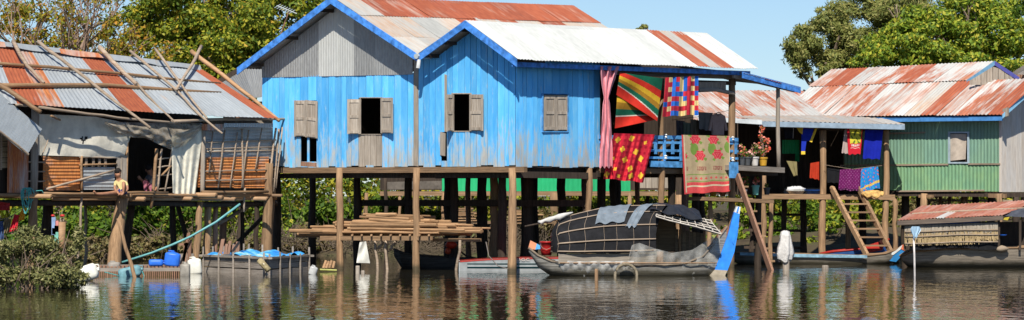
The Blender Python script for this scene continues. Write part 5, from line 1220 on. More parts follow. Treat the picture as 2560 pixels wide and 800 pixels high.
# red check blanket with yellow flowers
KR, KD, KL, KY = fab('check_red', (.62, .03, .045)), fab('check_dark_red', (.42, .012, .03)), fab('check_pink', (.70, .08, .09)), fab('flower_yellow', (.80, .45, .04))
fl_ = [(.13, .14), (.46, .10), (.82, .18), (.30, .34), (.64, .38), (.12, .55), (.42, .56), (.80, .52), (.24, .78), (.60, .74), (.06, .90), (.36, .92), (.66, .90), (.90, .86)]
def kfn(u, v):
    for i, (a, b) in enumerate(fl_):
        dx, dy = (u - a) * 1.25, (v - b) * 1.2; r = math.hypot(dx, dy); th = math.atan2(dy, dx); R_ = (.085 if i % 3 != 2 else .055)
        if r < R_ * (.62 + .38 * abs(math.cos(2 * th + i))): return 3
    s = (1 if (u * 9) % 1 < .42 else 0) + (1 if (v * 8) % 1 < .42 else 0)
    return (0, 1, 2)[s] if s < 2 else 1
cloth('blanket', 'red checked blanket with yellow flowers draped over the porch rail', 'blanket', SW, ((1535, 333), (1637, 336), (1608, 456), (1508, 446)), .24, [KR, KD, KL, KY], kfn, 3.2, .05, 80, 80, ph=1)
# rose blanket
RB, RR, RG, RS, RC, RT, RL = fab('rose_beige', (.50, .38, .22)), fab('rose_red', (.68, .05, .07)), fab('rose_leaf', (.20, .32, .06)), fab('band_red', (.72, .08, .08)), fab('cream_line', (.72, .58, .38)), fab('thread_maroon', (.30, .03, .05)), fab('rose_pink', (.78, .18, .17))
FONT = {'X': '101010010101101', 'I': '111010010010111', 'N': '111101101101101', 'G': '111100101101111', 'F': '111100110100100', 'U': '101101101101111'}
def rose(u, v):
    eb = min(u, 1 - u)
    if v > .97 or u < .035: return 3
    if u > .985 or u < .06: return 4
    if .865 < v < .895: return 4
    if .815 < v: return 3 if (u * 30 + v * 8) % 1 > .12 else 6
    if .675 < v < .687 or .795 < v < .805: return 2
    if .72 < v < .77:
        c = (u * 9.3) % 1 - .5; d = (v - .745) / .025
        if (abs(c) < .09 and abs(d) < .9) or (abs(d) < .28 and abs(c) < .28): return 3
        return 0
    for x0, s in ((.30, 'XINGFU'), (.6375, 'XINGFU'), (.075, 'U')):
        w_ = 8 / 240
        if .54 < v < .54 + 10 / 150 and x0 <= u < x0 + w_ * len(s):
            k = int((u - x0) / w_); fx = ((u - x0) / w_ - k) * 4; fy = (v - .54) / (10 / 150) * 5
            if fx < 3 and FONT[s[k]][int(fy) * 3 + int(fx)] == '1': return 5
    for a, b, r in ((.28, .065, .115), (.37, .35, .115), (.66, .065, .115), (.74, .33, .115), (.05, .36, .06), (1.0, .06, .08)):
        dx, dy = (u - a), (v - b) * 1.2; q = math.hypot(dx, dy); th = math.atan2(dy, dx)
        if q < r * (.88 + .12 * math.cos(6 * th)): return 6 if math.sin(q * 110 + 2 * math.sin(3 * th)) > .72 else 1
        if q < r * 1.42 and abs(math.sin(2 * th + .4)) > .93: return 2
    for a, b in ((.255, .245), (.625, .235), (.97, .2)):
        if ((u - a) / .085) ** 2 + ((v - b) / .105) ** 2 < 1: return 2
    return 0
cloth('blanket', 'beige quilted blanket with red roses and a red border hung over the rail', 'blanket', SW, ((1704, 337), (1824, 340), (1826, 478), (1711, 485)), .22, [RB, RR, RG, RS, RC, RT, RL], rose, 1.6, .026, 240, 150, ph=2)
# dark clothes on the inner line, sweater on a hanger
IN = Pl(pend + gd * 1.2, sdir)
for i, (x0, x1, y0, y1, c) in enumerate(((1690, 1712, 300, 352, (.05, .05, .06)), (1708, 1728, 305, 358, (.10, .12, .09)), (1726, 1748, 298, 350, (.12, .10, .07)))):
    cloth('shirt', ('black shirt, leftmost on the inner porch line', 'dark green shirt on the inner porch line below the patchwork blanket', 'dark brown shirt on the inner porch line beside the striped socks')[i], 'clothing', IN, ((x0, y0), (x1, y0 + 3), (x1 - 2, y1), (x0 + 1, y1)), .0, fab('dark_cloth%d' % i, c), None, 2, .03, 12, 12, 'clothes on the inner porch line')
cloth('trousers', 'faded dark grey trousers folded over the inner porch line', 'clothing', IN, ((1746, 280), (1782, 282), (1778, 328), (1748, 322)), .1, fab('grey_denim', (.15, .15, .15)), None, 2, .03, 12, 12, 'clothes on the inner porch line')
def sweater(label, plane, px, py, s, off, m, group=None, hang=True):
    t = thing('sweater', plane.at(px, py + 55 * s, off), label, 'clothing', group)
    pr = [(-6, 2), (6, 2), (18, 8), (22, 30), (25, 46), (19, 47), (15, 22), (15, 58), (-15, 58), (-15, 22), (-19, 47), (-25, 46), (-22, 30), (-18, 8)]
    build(MB().slab([plane.at(px + x * s, py + y * s, off) for x, y in pr], .05, plane.n), 'body', m, t)
    build(MB().tube([plane.at(px - 6 * s, py + 3 * s, off + .01), plane.at(px, py + 8 * s, off + .02), plane.at(px + 6 * s, py + 3 * s, off + .01)], .012, 5), 'collar', fab('collar', (.28, .20, .18)), t)
    if hang: build(MB().tube([plane.at(px - 12 * s, py + 6 * s, off - .03), plane.at(px, py - 2 * s, off - .03), plane.at(px + 12 * s, py + 6 * s, off - .03)], .01, 5), 'hanger', M['darkshade'], t)
    return t
sweater('taupe long sleeved top on a hanger beside the porch post', IN, 1796, 282, .95, .12, fab('taupe', (.42, .31, .28)), 'clothes on the inner porch line')
tag(build(MB().tube([IN.at(1680, 300, .0), IN.at(1745, 292, .0), IN.at(1832, 274, .1)], .006, 4), 'clothes_line', M['darkshade']), 'dark clothes line strung inside the porch', 'clothes line')
tag(build(MB().tube([SW.at(1500, 176, .32), SW.at(1660, 186, .34), SW.at(1752, 186, .34)], .006, 4), 'clothes_line', M['darkshade']), 'clothes line under the white eave holding the bright blankets', 'clothes line')
# ---------------------------------------------------------------- potted plants
REDF = leafmat('coral_flowers', [(0, (.70, .10, .06)), (.6, (.80, .22, .14)), (1, (.85, .40, .34))], .2)
PINKF = leafmat('pale_pink_flowers', [(0, (.75, .25, .20)), (1, (.85, .55, .45))], .2)
def potted(label, plane, px, py, off, wpx, hpx, potm, lobes, nleaf, nfl, seed, fm=REDF, group='flower pots by the porch'):
    b = plane.at(px, py, off); t = thing('potted_plant', b, label, 'potted plant', group); s = b.y / F; r = wpx / 2 * s; h = hpx * s
    build(MB().lathe(b, [(r * .72, 0), (r * .92, h * .8), (r * 1.06, h * .82), (r * 1.06, h), (r * .9, h), (r * .88, h * .9)], 16), 'pot', potm, t, smooth=False)
    rg = random.Random(seed); mb = MB(); cl = []; fc = []
    for (lx, ly, rr) in lobes:
        c = plane.at(px + lx, py - hpx - ly, off) + V((0, rg.uniform(-.06, .06), 0)); cl.append((c, rr * s, rr * s, rr * s, rr)); mb.tube([b + V((0, 0, h * .8)), b.lerp(c, .6) + V((rg.uniform(-.04, .04), 0, .03)), c], [.014, .01, .006], 5)
    build(mb, 'stem', M['stick'], t)
    v, f = leaf_cloud(cl, nleaf, .075, seed, .5, .5, .1); cloud_obj('foliage', v, f, LUSH, t)
    v, f = leaf_cloud(cl, nfl, .07, seed + 1, .2, .9, .6); cloud_obj('flowers', v, f, fm, t)['kind'] = 'stuff'
GP = plain('dark_grey_pot', (.07, .075, .08), .5); WPOT = plain('pale_pot', (.55, .52, .48), .6); YP = plain('mustard_pot', (.55, .30, .03), .5); TPOT = plain('turquoise_pot', (.14, .42, .36), .5); TERR = plain('terracotta', (.45, .17, .07), .7)
LP = .46 - .25
potted('dark pot with pale red flowers, leftmost on the porch ledge', SW, 1856, 413, LP, 15, 22, GP, [(-2, 8, 9), (4, 18, 8), (-4, 26, 6)], 130, 45, 201)
potted('dark grey pot with small leafy plant, second on the porch ledge', SW, 1869, 413, LP + .03, 17, 21, GP, [(-3, 6, 8), (5, 8, 8)], 120, 40, 202, PINKF)
potted('pale grey pot with coral flowers, third on the porch ledge', SW, 1887, 414, LP, 21, 22, WPOT, [(-6, 10, 9), (4, 16, 9), (0, 26, 8)], 140, 60, 203, PINKF)
potted('mustard pot with the tall coral flowered plant on the porch ledge', SW, 1908, 414, LP, 22, 21, YP, [(-4, 12, 10), (8, 20, 9), (-10, 30, 8), (0, 42, 9), (10, 40, 8), (-8, 52, 6), (-4, 66, 6), (-3, 75, 5)], 260, 150, 204)
LOW = Pl(SW.at(1900, 480, -.3), sdir)
potted('white square pot with leafy flowering plant under the porch ledge', SW, 1858, 497, .0, 20, 24, WPOT, [(-6, 8, 10), (6, 10, 10), (0, 22, 10), (8, 26, 8), (-8, 26, 7)], 300, 45, 205, group='flower pots below the ledge')
potted('turquoise pot with red flowers below the porch ledge', SW, 1889, 487, .0, 19, 24, TPOT, [(-2, 8, 6), (3, 16, 6)], 60, 40, 206, group='flower pots below the ledge')
potted('small dark pot with a sprout below the porch ledge', SW, 1917, 487, -.2, 16, 18, GP, [(0, 6, 5)], 50, 3, 207, group='flower pots below the ledge')
for i, (x, m_) in enumerate(((1783, YP), (1807, TERR))):
    b = SW.at(x, 491, -.4); o = thing('flower_pot', b, ('mustard flower pot behind the hem of the rose blanket', 'terracotta flower pot behind the hem of the rose blanket')[i], 'pot'); build(MB().lathe(b, [(.07, 0), (.11, .16), (.12, .16), (.12, .2), (.10, .2)], 14), 'pot', m_, o)
lp = thing('plant_shelf', SW.at(1850, 500, -.1), 'low plank shelf for pots below the porch ledge', 'shelf'); lp.location.z = 0
bpx(lp, SW, 1760, 492, 1935, 499, 9, M['beam'], th=.6, off=.25, name='shelf_board')
for x in (1775, 1925): ppx(lp, x, 498, SW.Y(x, -.1), 14)
# stair stringer down from the ledge
stg = thing('stair_stringer', U(1930, 676, 82), 'steep narrow wooden stair with notched stringer right of the blue prow', 'stairs'); stg.location.z = 0
a, b2 = U(1844, 440, 84.2), U(1934, 680, 81.8); b2.z = -.2
for o_ in (0, .55):
    e = gd * o_ * .0 + V((.05 * o_, o_, 0)); build(MB().beam(a + e, b2 + e, .06, .2), 'stringer', M['redwood'], stg)
for i in range(1, 8): p = a.lerp(b2, i / 8.2); build(MB().beam(p + V((.08, -.05, .04)), p + V((.12, .6, .04)), .18, .04), 'step', M['beam'], stg)
# cloth-covered stump
Yc_ = waterY(676)
stump('old post in the water that carries the white cloth', 1965, 640, 676, 17)
rg = random.Random(9); mb = MB(); n = 22
for j, (z, r) in enumerate(((576, 4), (579, 10), (590, 13.5), (606, 14), (620, 17), (634, 19), (646, 17), (652, 15))):
    for k in range(n):
        t_ = 2 * math.pi * k / n; q = r * (1 + (.26 if j > 2 else .12) * math.sin(5 * t_ + j * .35) + .07 * math.sin(9 * t_ - j) + rg.uniform(-.04, .04)) * Yc_ / F
        p = U(1963 - (1.5 if j > 3 else 0), z + (4 * math.sin(3 * t_) if j == 7 else 0), Yc_); mb.v.append((p.x + q * math.cos(t_), p.y + q * math.sin(t_) * .8, p.z))
for j in range(7):
    for k in range(n): mb.face((j * n + k, j * n + (k + 1) % n, (j + 1) * n + (k + 1) % n, (j + 1) * n + k))
mb.face(range(n)); tag(build(mb, 'cloth', plain('white_cotton', (.64, .61, .57), .85, .1, 9, bmp=.03), smooth=True), 'white cloth draped over a post standing in the water', 'cloth')
# ================================================================ the drying deck house, middle right
M['streak'] = tin('white_rust_streak_sheet', (.52, .51, .48), rust=(.30, .10, .05), rust2=(.46, .18, .09), amount=.44, edge=.16, stretch=(6, .45), metal=0, dirt=.12)
M['streak2'] = tin('mottled_rust_sheet', (.50, .49, .46), rust=(.27, .085, .045), rust2=(.44, .16, .09), amount=.54, edge=.11, stretch=(4, .9), metal=0, dirt=.12)
M['oldtin'] = tin('old_grey_sheet', (.48, .46, .42), rust=(.3, .18, .1), rust2=(.45, .28, .16), amount=.35, edge=.3, metal=.1)
DK = Pl.px(1900, 92.5, 2235, 92.5)
mid = thing('deck_house', G0(2060, 94), 'stilt house with streaked rusty roof and an open drying deck', 'house')
roof(mid, U(1640, 226, 97), U(2008, 228, 97), U(1733, 300, 94.3), U(2104, 297, 94.3), cutsn(11, RN), ['streak', 'streak2', 'streak'], per=.11)
roof(mid, U(1640, 226, 97), U(2008, 228, 97), U(1640, 300, 100), U(2008, 300, 100), cutsn(6, RN), ['streak'], per=.11)
roof(mid, U(1838, 291, 94.3), U(2180, 289, 94.3), U(1898, 304, 91.7), U(2262, 312, 91.7), cutsn(7, RN), ['oldtin', 'zincwarm', 'oldtin'], per=.12, amp=.016)
GB = plain('blue_grey_fascia', (.26, .34, .42), .6, .15)
board(mid, U(1898, 303, 91.65), U(2262, 311, 91.65), .15, .03, GB, n=V((0, -1, 0)), up=0); board(mid, U(1745, 290, 91.9), U(1905, 300, 91.6), .13, .03, plain('white_fascia', (.62, .66, .68), .6), n=V((0, -1, 0)), up=0)
build(MB().beam(U(1900, 320, 92.3), U(2225, 324, 92.3), .08, .12), 'wall_plate', M['darkshade'], mid)
build(MB().beam(U(1893, 491, 92.2), U(2237, 493, 92.2), .14, .15), 'deck_beam', M['beam'], mid)
for i in range(13): a = U(1900 + i * 26, 487, 92.4); build(MB().slab([a, a + V((.27, 0, 0)), a + V((.27, 3.4, 0)), a + V((0, 3.4, 0))], .03, V((0, 0, 1))), 'deck_board', M['beam'], mid)
for px, top, w_ in ((2056, 326, 19), (2214, 326, 17)): ppx(mid, px, top, 92.25, w_)
for px, top, w_, Y, m_ in ((1908, 425, 18, 92.3, 'post'), (1960, 492, 16, 95, 'darkshade'), (2010, 492, 18, 96, 'darkshade'), (2120, 492, 16, 95, 'post'), (2155, 492, 22, 96, 'darkshade'), (2238, 492, 14, 93.5, 'post'), (1880, 492, 16, 95.5, 'darkshade')): ppx(mid, px, top, Y, w_, m_)
wallbox(mid, U(1690, 400, 96.2), U(1862, 400, 96.2), U(0, 487, 96.2).z, U(0, 290, 96.2).z, .03, M['darkshade'], 'back_wall', 8)
wallbox(mid, U(1850, 400, 95.9), U(2128, 400, 95.9), U(0, 487, 95.9).z, U(0, 300, 95.9).z, .03, M['darkshade'], 'back_wall', 14)
wallbox(mid, U(1845, 400, 94), U(1850, 400, 96), U(0, 487, 96).z, U(0, 300, 96).z, .03, M['darkshade'], 'side_wall', 4)
for y in (535, 575, 618): build(MB().beam(U(1860, y, 95.2), U(2010, y + 2, 95.2), .06, .08), 'brace', M['darkshade'], mid)
build(MB().slab([U(1960, 470, 95.5), U(2060, 470, 95.5), U(2060, 486, 95.5), U(1960, 486, 95.5)], .04), 'kick_board', M['greybeam'], mid)
# green tin counter box on the deck
gbx = thing('tin_counter', U(1972, 486, 94.6), 'small green corrugated tin panel standing at the back of the deck', 'counter')
for x0, y0, x1, y1 in ((1955, 350, 1994, 384), (1988, 350, 1998, 404)):
    build(MB().shell(lambda u, v: U(lerp(x0, x1, u), lerp(y0, y1, v), 94.6) + V((0, -.012 * math.sin(u * 40), 0)), V((0, -1, 0)), 24, 2, .006), 'panel', M['green'], gbx)
for x in (1958, 1994): build(MB().beam(U(x, 352, 94.65), U(x, 487, 94.65), .05, .05), 'leg', M['darkshade'], gbx)
# laundry on the deck
DL = Pl.px(1900, 92.0, 2235, 92.0)
LG = 'laundry on the deck lines'
BLU, YEL = fab('jersey_blue', (.012, .03, .36)), fab('jersey_yellow', (.75, .50, .05))
def jersey():
    t = thing('jersey', DL.at(2020, 385, .0), 'royal blue jersey with yellow cuffs hung by its hem on the deck', 'clothing', LG)
    for nm, q, m_, o_ in (('body', [(2003, 318), (2034, 318), (2029, 352), (2016, 353), (2012, 384), (2003, 384), (2004, 345)], BLU, .0), ('hem', [(1990, 316), (2008, 318), (2006, 336), (1998, 330)], YEL, .02), ('cuff', [(2003, 378), (2013, 378), (2013, 386), (2003, 386)], YEL, .012), ('stripe', [(2039, 318), (2044, 319), (2030, 356), (2024, 354)], YEL, .012)):
        build(MB().slab([DL.at(x, y, o_) for x, y in q], .03, DL.n), nm, m_, t)
jersey()
cloth('cloth', 'plain royal blue cloth hung next to the deck corner post', 'cloth', DL, ((2163, 323), (2208, 325), (2200, 398), (2157, 396)), .05, fab('royal_blue', (.008, .018, .33)), None, 1.5, .018, 20, 16, LG)
TR_, TY, TW, TD = fab('towel_red', (.55, .015, .03)), fab('towel_yellow', (.62, .55, .05)), fab('towel_white', (.7, .6, .55)), fab('towel_dark', (.10, .16, .03))
def towel(u, v):
    if v < .58 and .17 < u < .93:
        q = math.sin(u * 17 + 3 * math.sin(v * 9)) + math.sin(v * 21 + 2 * math.sin(u * 13)); return 3 if q < -.6 else 1
    if .62 < v < .70 and .25 < u < .85: return 2 if (u * 17) % 1 < .6 and (v * 60) % 1 < .75 else 0
    if .755 < v < .77 and .2 < u < .9: return 2
    return 0
cloth('towel', 'red towel printed with yellow green flowers hung on the deck', 'towel', DL, ((2117, 321), (2157, 322), (2151, 385), (2121, 386)), .08, [TR_, TY, TW, TD], towel, 1, .012, 40, 60, LG)
cloth('cloth', 'greyish pink cloth hung behind the red flowered towel', 'cloth', DL, ((2112, 324), (2122, 322), (2122, 385), (2104, 382)), .0, fab('grey_pink', (.42, .33, .30)), None, 1, .02, 10, 10, LG)
cloth('shirt', 'dark red shirt hung in the shade behind the deck post', 'clothing', DL, ((2026, 408), (2048, 404), (2048, 450), (2024, 444)), -.5, fab('brick_red', (.45, .04, .015)), None, 1.5, .03, 12, 12, LG)
cloth('cloth', 'black cloth hung low between the deck post and the purple sarong', 'cloth', DL, ((2068, 420), (2100, 424), (2098, 458), (2068, 456)), -.1, fab('black_cotton', (.012, .012, .014)), None, 2, .02, 10, 10, LG)
def dots(u, v): return 1 if math.sin(u * 43) * math.sin(v * 37) > .72 else (2 if v > .93 else 0)
cloth('sarong', 'dark purple patterned sarong hung low on the deck', 'sarong', DL, ((2100, 424), (2152, 421), (2150, 478), (2096, 474)), .02, [fab('purple', (.13, .01, .09)), fab('mauve', (.32, .10, .25)), fab('dark_hem', (.06, .01, .05))], dots, 2.5, .02, 40, 40, LG)
def flor(u, v):
    if v > .86 - .25 * u and v < .93 - .2 * u: return 2
    q = math.sin(u * 23 + 2 * math.sin(v * 11)) * math.sin(v * 19 + math.sin(u * 15)); return 3 if q > .72 else (1 if q < -.72 else 0)
cloth('sarong', 'turquoise blue floral sarong hung low beside the deck corner post', 'sarong', DL, ((2153, 422), (2195, 415), (2200, 470), (2150, 480)), .04, [fab('sarong_blue', (.02, .20, .55)), fab('sarong_teal', (.04, .32, .42)), fab('sarong_gold', (.6, .42, .10)), fab('sarong_red', (.5, .12, .08))], flor, 2, .025, 44, 44, LG)
cloth('towel', 'khaki towel hung in the shade below the green tin panel', 'towel', DL, ((1966, 402), (1992, 404), (1994, 438), (1984, 440)), -.3, fab('khaki', (.24, .20, .09)), None, 1.5, .03, 10, 10, LG)
cloth('shirt', 'dark shirt with white piping under the deck awning', 'clothing', DL, ((1958, 318), (1986, 318), (1984, 346), (1962, 346)), -.2, [fab('near_black', (.015, .015, .02)), TW], lambda u, v: 1 if .88 < u < .95 else 0, 1, .02, 20, 12, LG)
tag(build(MB().tube([DL.at(1960, 318, .0), DL.at(2060, 322, .0), DL.at(2215, 322, .05)], .006, 4), 'clothes_line', M['stick']), 'clothes line along the front edge of the deck awning', 'clothes line')
tag(build(MB().tube([DL.at(2060, 412, .0), DL.at(2130, 423, .02), DL.at(2205, 414, .05)], .006, 4), 'clothes_line', M['stick']), 'low clothes line between the two deck posts', 'clothes line')
# basins, bundle, cushion
cu_ = DL.at(2182, 488, .25)
def cush(u, v):
    a = 2 * math.pi * u; r = math.sin(math.pi * v) ** .5; return cu_ + V((.33 * r * math.cos(a) * (1 + .06 * math.sin(3 * a)), .26 * r * math.sin(a), .05 - .06 * math.cos(math.pi * v) * (1 + .3 * math.sin(4 * a)) - .10 * max(0, -math.sin(a) * r) + .03 * math.sin(7 * a + 3 * v)))
CS = fab('cushion_gold', (.62, .38, .13), .35, 9)
tag(build(MB().quadgrid(cush, 28, 14), 'cushion', CS, smooth=True), 'mustard patterned cushion drying on the deck edge by the ladder top', 'cushion')
bs = thing('basin', DL.at(1990, 488, -.6), 'pale basin heaped with white laundry on the deck', 'basin'); p = DL.at(1990, 487, -.6)
build(MB().lathe(p, [(.18, 0), (.25, .12), (.27, .12), (.23, .10)], 16), 'bowl', WHITEP, bs, smooth=True); build(MB().blob(p + V((0, 0, .16)), .28, .2, .09, 14, 7, .16), 'laundry', fab('white_laundry', (.62, .62, .62)), bs, smooth=True)
b2_ = thing('basin', DL.at(2036, 488, -.6), 'blue plastic basin on the deck behind the post', 'basin'); build(MB().lathe(DL.at(2036, 487, -.6), [(.2, 0), (.28, .14), (.3, .14), (.26, .12)], 16), 'bowl', BLUEP, b2_, smooth=True)
# ladder
ld = thing('ladder', U(2165, 640, 90.6), 'wide wooden ladder from the canoe up to the drying deck', 'ladder'); ld.location.z = 0
LT0, LB0, LT1, LB1 = U(2082, 474, 92.0), U(2168, 640, 90.3), U(2149, 474, 92.0), U(2232, 640, 90.3)
for T_, B_ in ((LT0, LB0), (LT1, LB1)):
    build(MB().beam(T_ + (T_ - B_) * .02, B_ - (T_ - B_) * .12, .09, .15), 'stringer', M['post'], ld); build(MB().blob(T_ + (T_ - B_) * .02, .075, .06, .075, 10, 6), 'stringer_knob', M['post'], ld, smooth=True)
for i in range(7):
    t_ = .22 + i * .125; build(MB().beam(LT0.lerp(LB0, t_) + V((.02, -.02, 0)), LT1.lerp(LB1, t_) + V((.02, -.02, 0)), .16, .045), 'rung', M['beam'], ld)
# ================================================================ the green house at right
GH = Pl.px(2110, 94.6, 2500, 91.0); GS = Pl(GH.at(2500, 480), (math.cos(R(50)), math.sin(R(50))))
gh = thing('green_house', V((GH.at(2300, 480).x, GH.at(2300, 480).y, 0)), 'green corrugated tin stilt house with a rust streaked white roof', 'house')
M['gpale'] = tin('faded_green_tin', (.19, .34, .25), rust=(.20, .36, .22), rust2=(.26, .40, .25), amount=.35, edge=.35, stretch=(2, 1.2), metal=0, rough=.6, dirt=.25)
M['glow'] = tin('grass_green_tin', (.17, .34, .20), rust=(.20, .36, .16), rust2=(.28, .42, .18), amount=.4, edge=.35, stretch=(2, 1.2), metal=0, rough=.6, dirt=.25)
WIN = (2374, 2418, 333, 405)
def ghsheet(x0, x1, y0, y1, m, off):
    k = max(3, int((x1 - x0) / 8.5)); y0f = y0 if callable(y0) else (lambda px: y0); y1f = y1 if callable(y1) else (lambda px: y1)
    build(MB().shell(lambda u, v: GH.at(lerp(x0, x1, u), lerp(y0f(lerp(x0, x1, u)), y1f(lerp(x0, x1, u)), v), off + .009 * math.sin(u * k * 6.283)), GH.n, k * 4, 2, .005, ((x1 - x0) / 85, .9)), 'wall_sheet', M[m], gh)
e_ = [2110, 2200, 2310, 2374, 2418, 2460, 2502]
for i, (x0, x1) in enumerate(zip(e_, e_[1:])):
    if x0 == 2374: ghsheet(x0, x1 + 1, 296, 333, 'gpale', .0); ghsheet(x0, x1 + 1, 405, 412, 'gpale', .0)
    else: ghsheet(x0, x1 + 1, 296, 412, 'gpale', .006 * (i % 2))
for i, (x0, x1) in enumerate(((2110, 2180), (2180, 2260), (2260, 2310), (2310, 2405), (2405, 2460), (2460, 2502))): ghsheet(x0, x1 + 1, 408, lambda px: ip(px, [(2110, 474), (2500, 479)]), 'glow', .014 + .006 * (i % 2))
for x0, y0, x1, y1 in ((2100, 412, 2370, 409), (2420, 408, 2500, 408), (2210, 332, 2312, 329), (2240, 476, 2460, 474)): bpx(gh, GH, x0, y0, x1, y1, 4, M['stick'], th=.03, off=.05, name='batten')
frame(gh, GH, WIN, plain('pale_blue_frame', (.38, .47, .52), .6, .12), 4, .05)
wallbox(gh, GH.at(2360, 400, -.3), GH.at(2430, 400, -.3), 2.6, 4.2, .02, M['darkshade'], 'inner_wall')
build(MB().quadgrid(lambda u, v: GH.at(lerp(2376, 2417 - 3 * v, u), lerp(335, 402 - 4 * u, v), .0 + .03 * math.sin(u * 5 + v)), 12, 10), 'window_mat', plain('pale_board', (.55, .46, .37), .8, .12), gh, smooth=True)
# white plank side
M['palewall'] = tin('pale_plank_wall', (.62, .58, .53), rust=(.45, .34, .24), rust2=(.60, .50, .38), amount=.35, edge=.4, stretch=(2, .8), metal=0, rough=.8)
for i in range(9):
    x0 = 2502 + i * 13; build(MB().shell(lambda u, v: GS.at(lerp(x0, x0 + 12.6, u), lerp(ip(lerp(x0, x0 + 12.6, u), [(2502, 290), (2580, 225), (2640, 190)]), 480, v), .004 * (i % 2)), GS.n, 2, 3, .02, (.2, 2)), 'wall_board', M['palewall'], gh)
bpx(gh, GH, 2498, 296, 2504, 296, 184, M['palewall'], th=.04, off=.03, name='corner_board')
# roofs
o1, o2 = .4, -2.6
def gp(px, py, off): return GH.at(px, py, off)
roof(gh, gp(2080, 179, o2), gp(2486, 159, o2), gp(2022, 222, -1.1), gp(2420, 207, -1.1), cutsn(9, RN), ['streak', 'redtin', 'streak', 'streak', 'streak2', 'redtin', 'streak2', 'streak', 'streak'], lift=.06, per=.11)
roof(gh, gp(2026, 218, -1.1), gp(2605, 196, -1.1), gp(1940, 293, o1), gp(2506, 287, o1), cutsn(14, RN), ['streak', 'streak2', 'streak', 'streak', 'streak2', 'streak', 'streak', 'streak', 'zincwarm', 'redtin', 'streak', 'streak2', 'streak2', 'redtin'], per=.11)
roof(gh, gp(2080, 179, o2), gp(2486, 159, o2), gp(2130, 240, -5), gp(2540, 225, -5), cutsn(6, RN), ['streak'])
RB_ = plain('roof_blue_board', (.08, .27, .60), .6, .15)
board(gh, gp(2150, 294.5, o1 - .03), gp(2506, 290, o1 - .03), .13, .03, RB_, n=GH.n, up=0)
LBb = plain('light_blue_board', (.24, .48, .68), .6, .12)
g1, g2, g3 = gp(2416, 207, -1.05), gp(2486, 159, -2.55), gp(2548, 200, -3.4)
for A, B in ((g1, g2), (g2, g3)): board(gh, A + V((0, -.05, .05)), B + V((0, -.05, .05)), .13, .03, LBb if A == g1 else plain('purple_blue_board', (.10, .10, .35), .6), 'barge_board', n=V((0, -1, 0)))
for i in range(8):
    a, b = i / 8, (i + .94) / 8; xa, xb = lerp(2424, 2540, a), lerp(2424, 2540, b); yt = lambda x: ip(x, [(2416, 207), (2486, 164), (2548, 206)]); build(MB().slab([U(xa, yt(xa), 92.4), U(xb, yt(xb), 92.4), U(xb, 212, 92.4), U(xa, 212, 92.4)], .02), 'gable_board', M['greywood'], gh)
board(gh, gp(2506, 288, o1 + .02), gp(2600, 205, -1.2) , .13, .03, LBb, 'barge_board', n=V((0, -1, 0)))
bpx(gh, GH, 2506, 272, 2520, 268, 22, M['greywood'], th=.05, off=.3, name='eave_bracket')
bpx(gh, GH, 2110, 477, 2560, 481, 12, M['darkshade'], th=.2, off=.0, name='floor_beam')
fz = GH.at(2300, 478).z; q = [GH.at(2110, 478, 0), GH.at(2502, 478, 0), GH.at(2502, 478, -5), GH.at(2110, 478, -5)]
build(MB().slab([V((p.x, p.y, fz - .02)) for p in q], .04, V((0, 0, 1))), 'floor', M['darkshade'], gh)
wallbox(gh, q[3], q[2], fz, fz + 2.6, .03, M['darkshade'], 'back_wall', 8); wallbox(gh, q[0], q[3], fz, fz + 2, .03, M['darkshade'], 'side_wall', 6)
for px, w_, o_, m_ in ((2312, 20, .05, 'post'), (2408, 18, -1.6, 'post'), (2501, 18, .05, 'post'), (2262, 22, -.8, 'darkshade'), (2300, 20, -2.5, 'darkshade'), (2352, 10, -3, 'post'), (2372, 10, -3.2, 'post'), (2440, 20, -3, 'darkshade'), (2480, 22, -1.8, 'darkshade'), (2540, 20, -1, 'darkshade'), (2560, 18, -3, 'post')): ppx(gh, px, 484, GH.Y(px, o_), w_, m_)
bpx(gh, GH, 2296, 487, 2330, 487, 7, M['post'], th=.3, off=.1, name='post_cap'); bpx(gh, GH, 2470, 484, 2512, 485, 10, M['post'], th=.3, off=.1, name='post_cap')
for y in (500, 520): build(MB().beam(U(2290, y, 97), U(2560, y + 3, 96), .06, .07), 'brace', M['stick'], gh)
# brown gable far behind
fg = thing('brown_house', G0(2570, 100, 0), 'brown wooden gable peeking behind the green house at the right edge', 'house')
roof(fg, U(2568, 158, 101), U(2700, 158, 104), U(2525, 186, 100), U(2660, 190, 103), cutsn(3, RN), ['oldtin']); board(fg, U(2524, 188, 99.9), U(2568, 160, 100.9), .14, .03, M['greywood'], 'barge_board', n=V((0, -1, 0))); board(fg, U(2568, 160, 100.9), U(2625, 200, 102), .14, .03, M['greywood'], 'barge_board', n=V((0, -1, 0)))
for i in range(5): build(MB().slab([U(2538 + i * 14, 185 - i * 4 if i < 3 else 173, 101), U(2551 + i * 14, 182 - i * 4 if i < 3 else 178, 101), U(2551 + i * 14, 280, 101), U(2538 + i * 14, 280, 101)], .03), 'wall_board', M['redwood'], fg)
for px in (2540, 2600): ppx(fg, px, 280, 101, 14, 'darkshade')
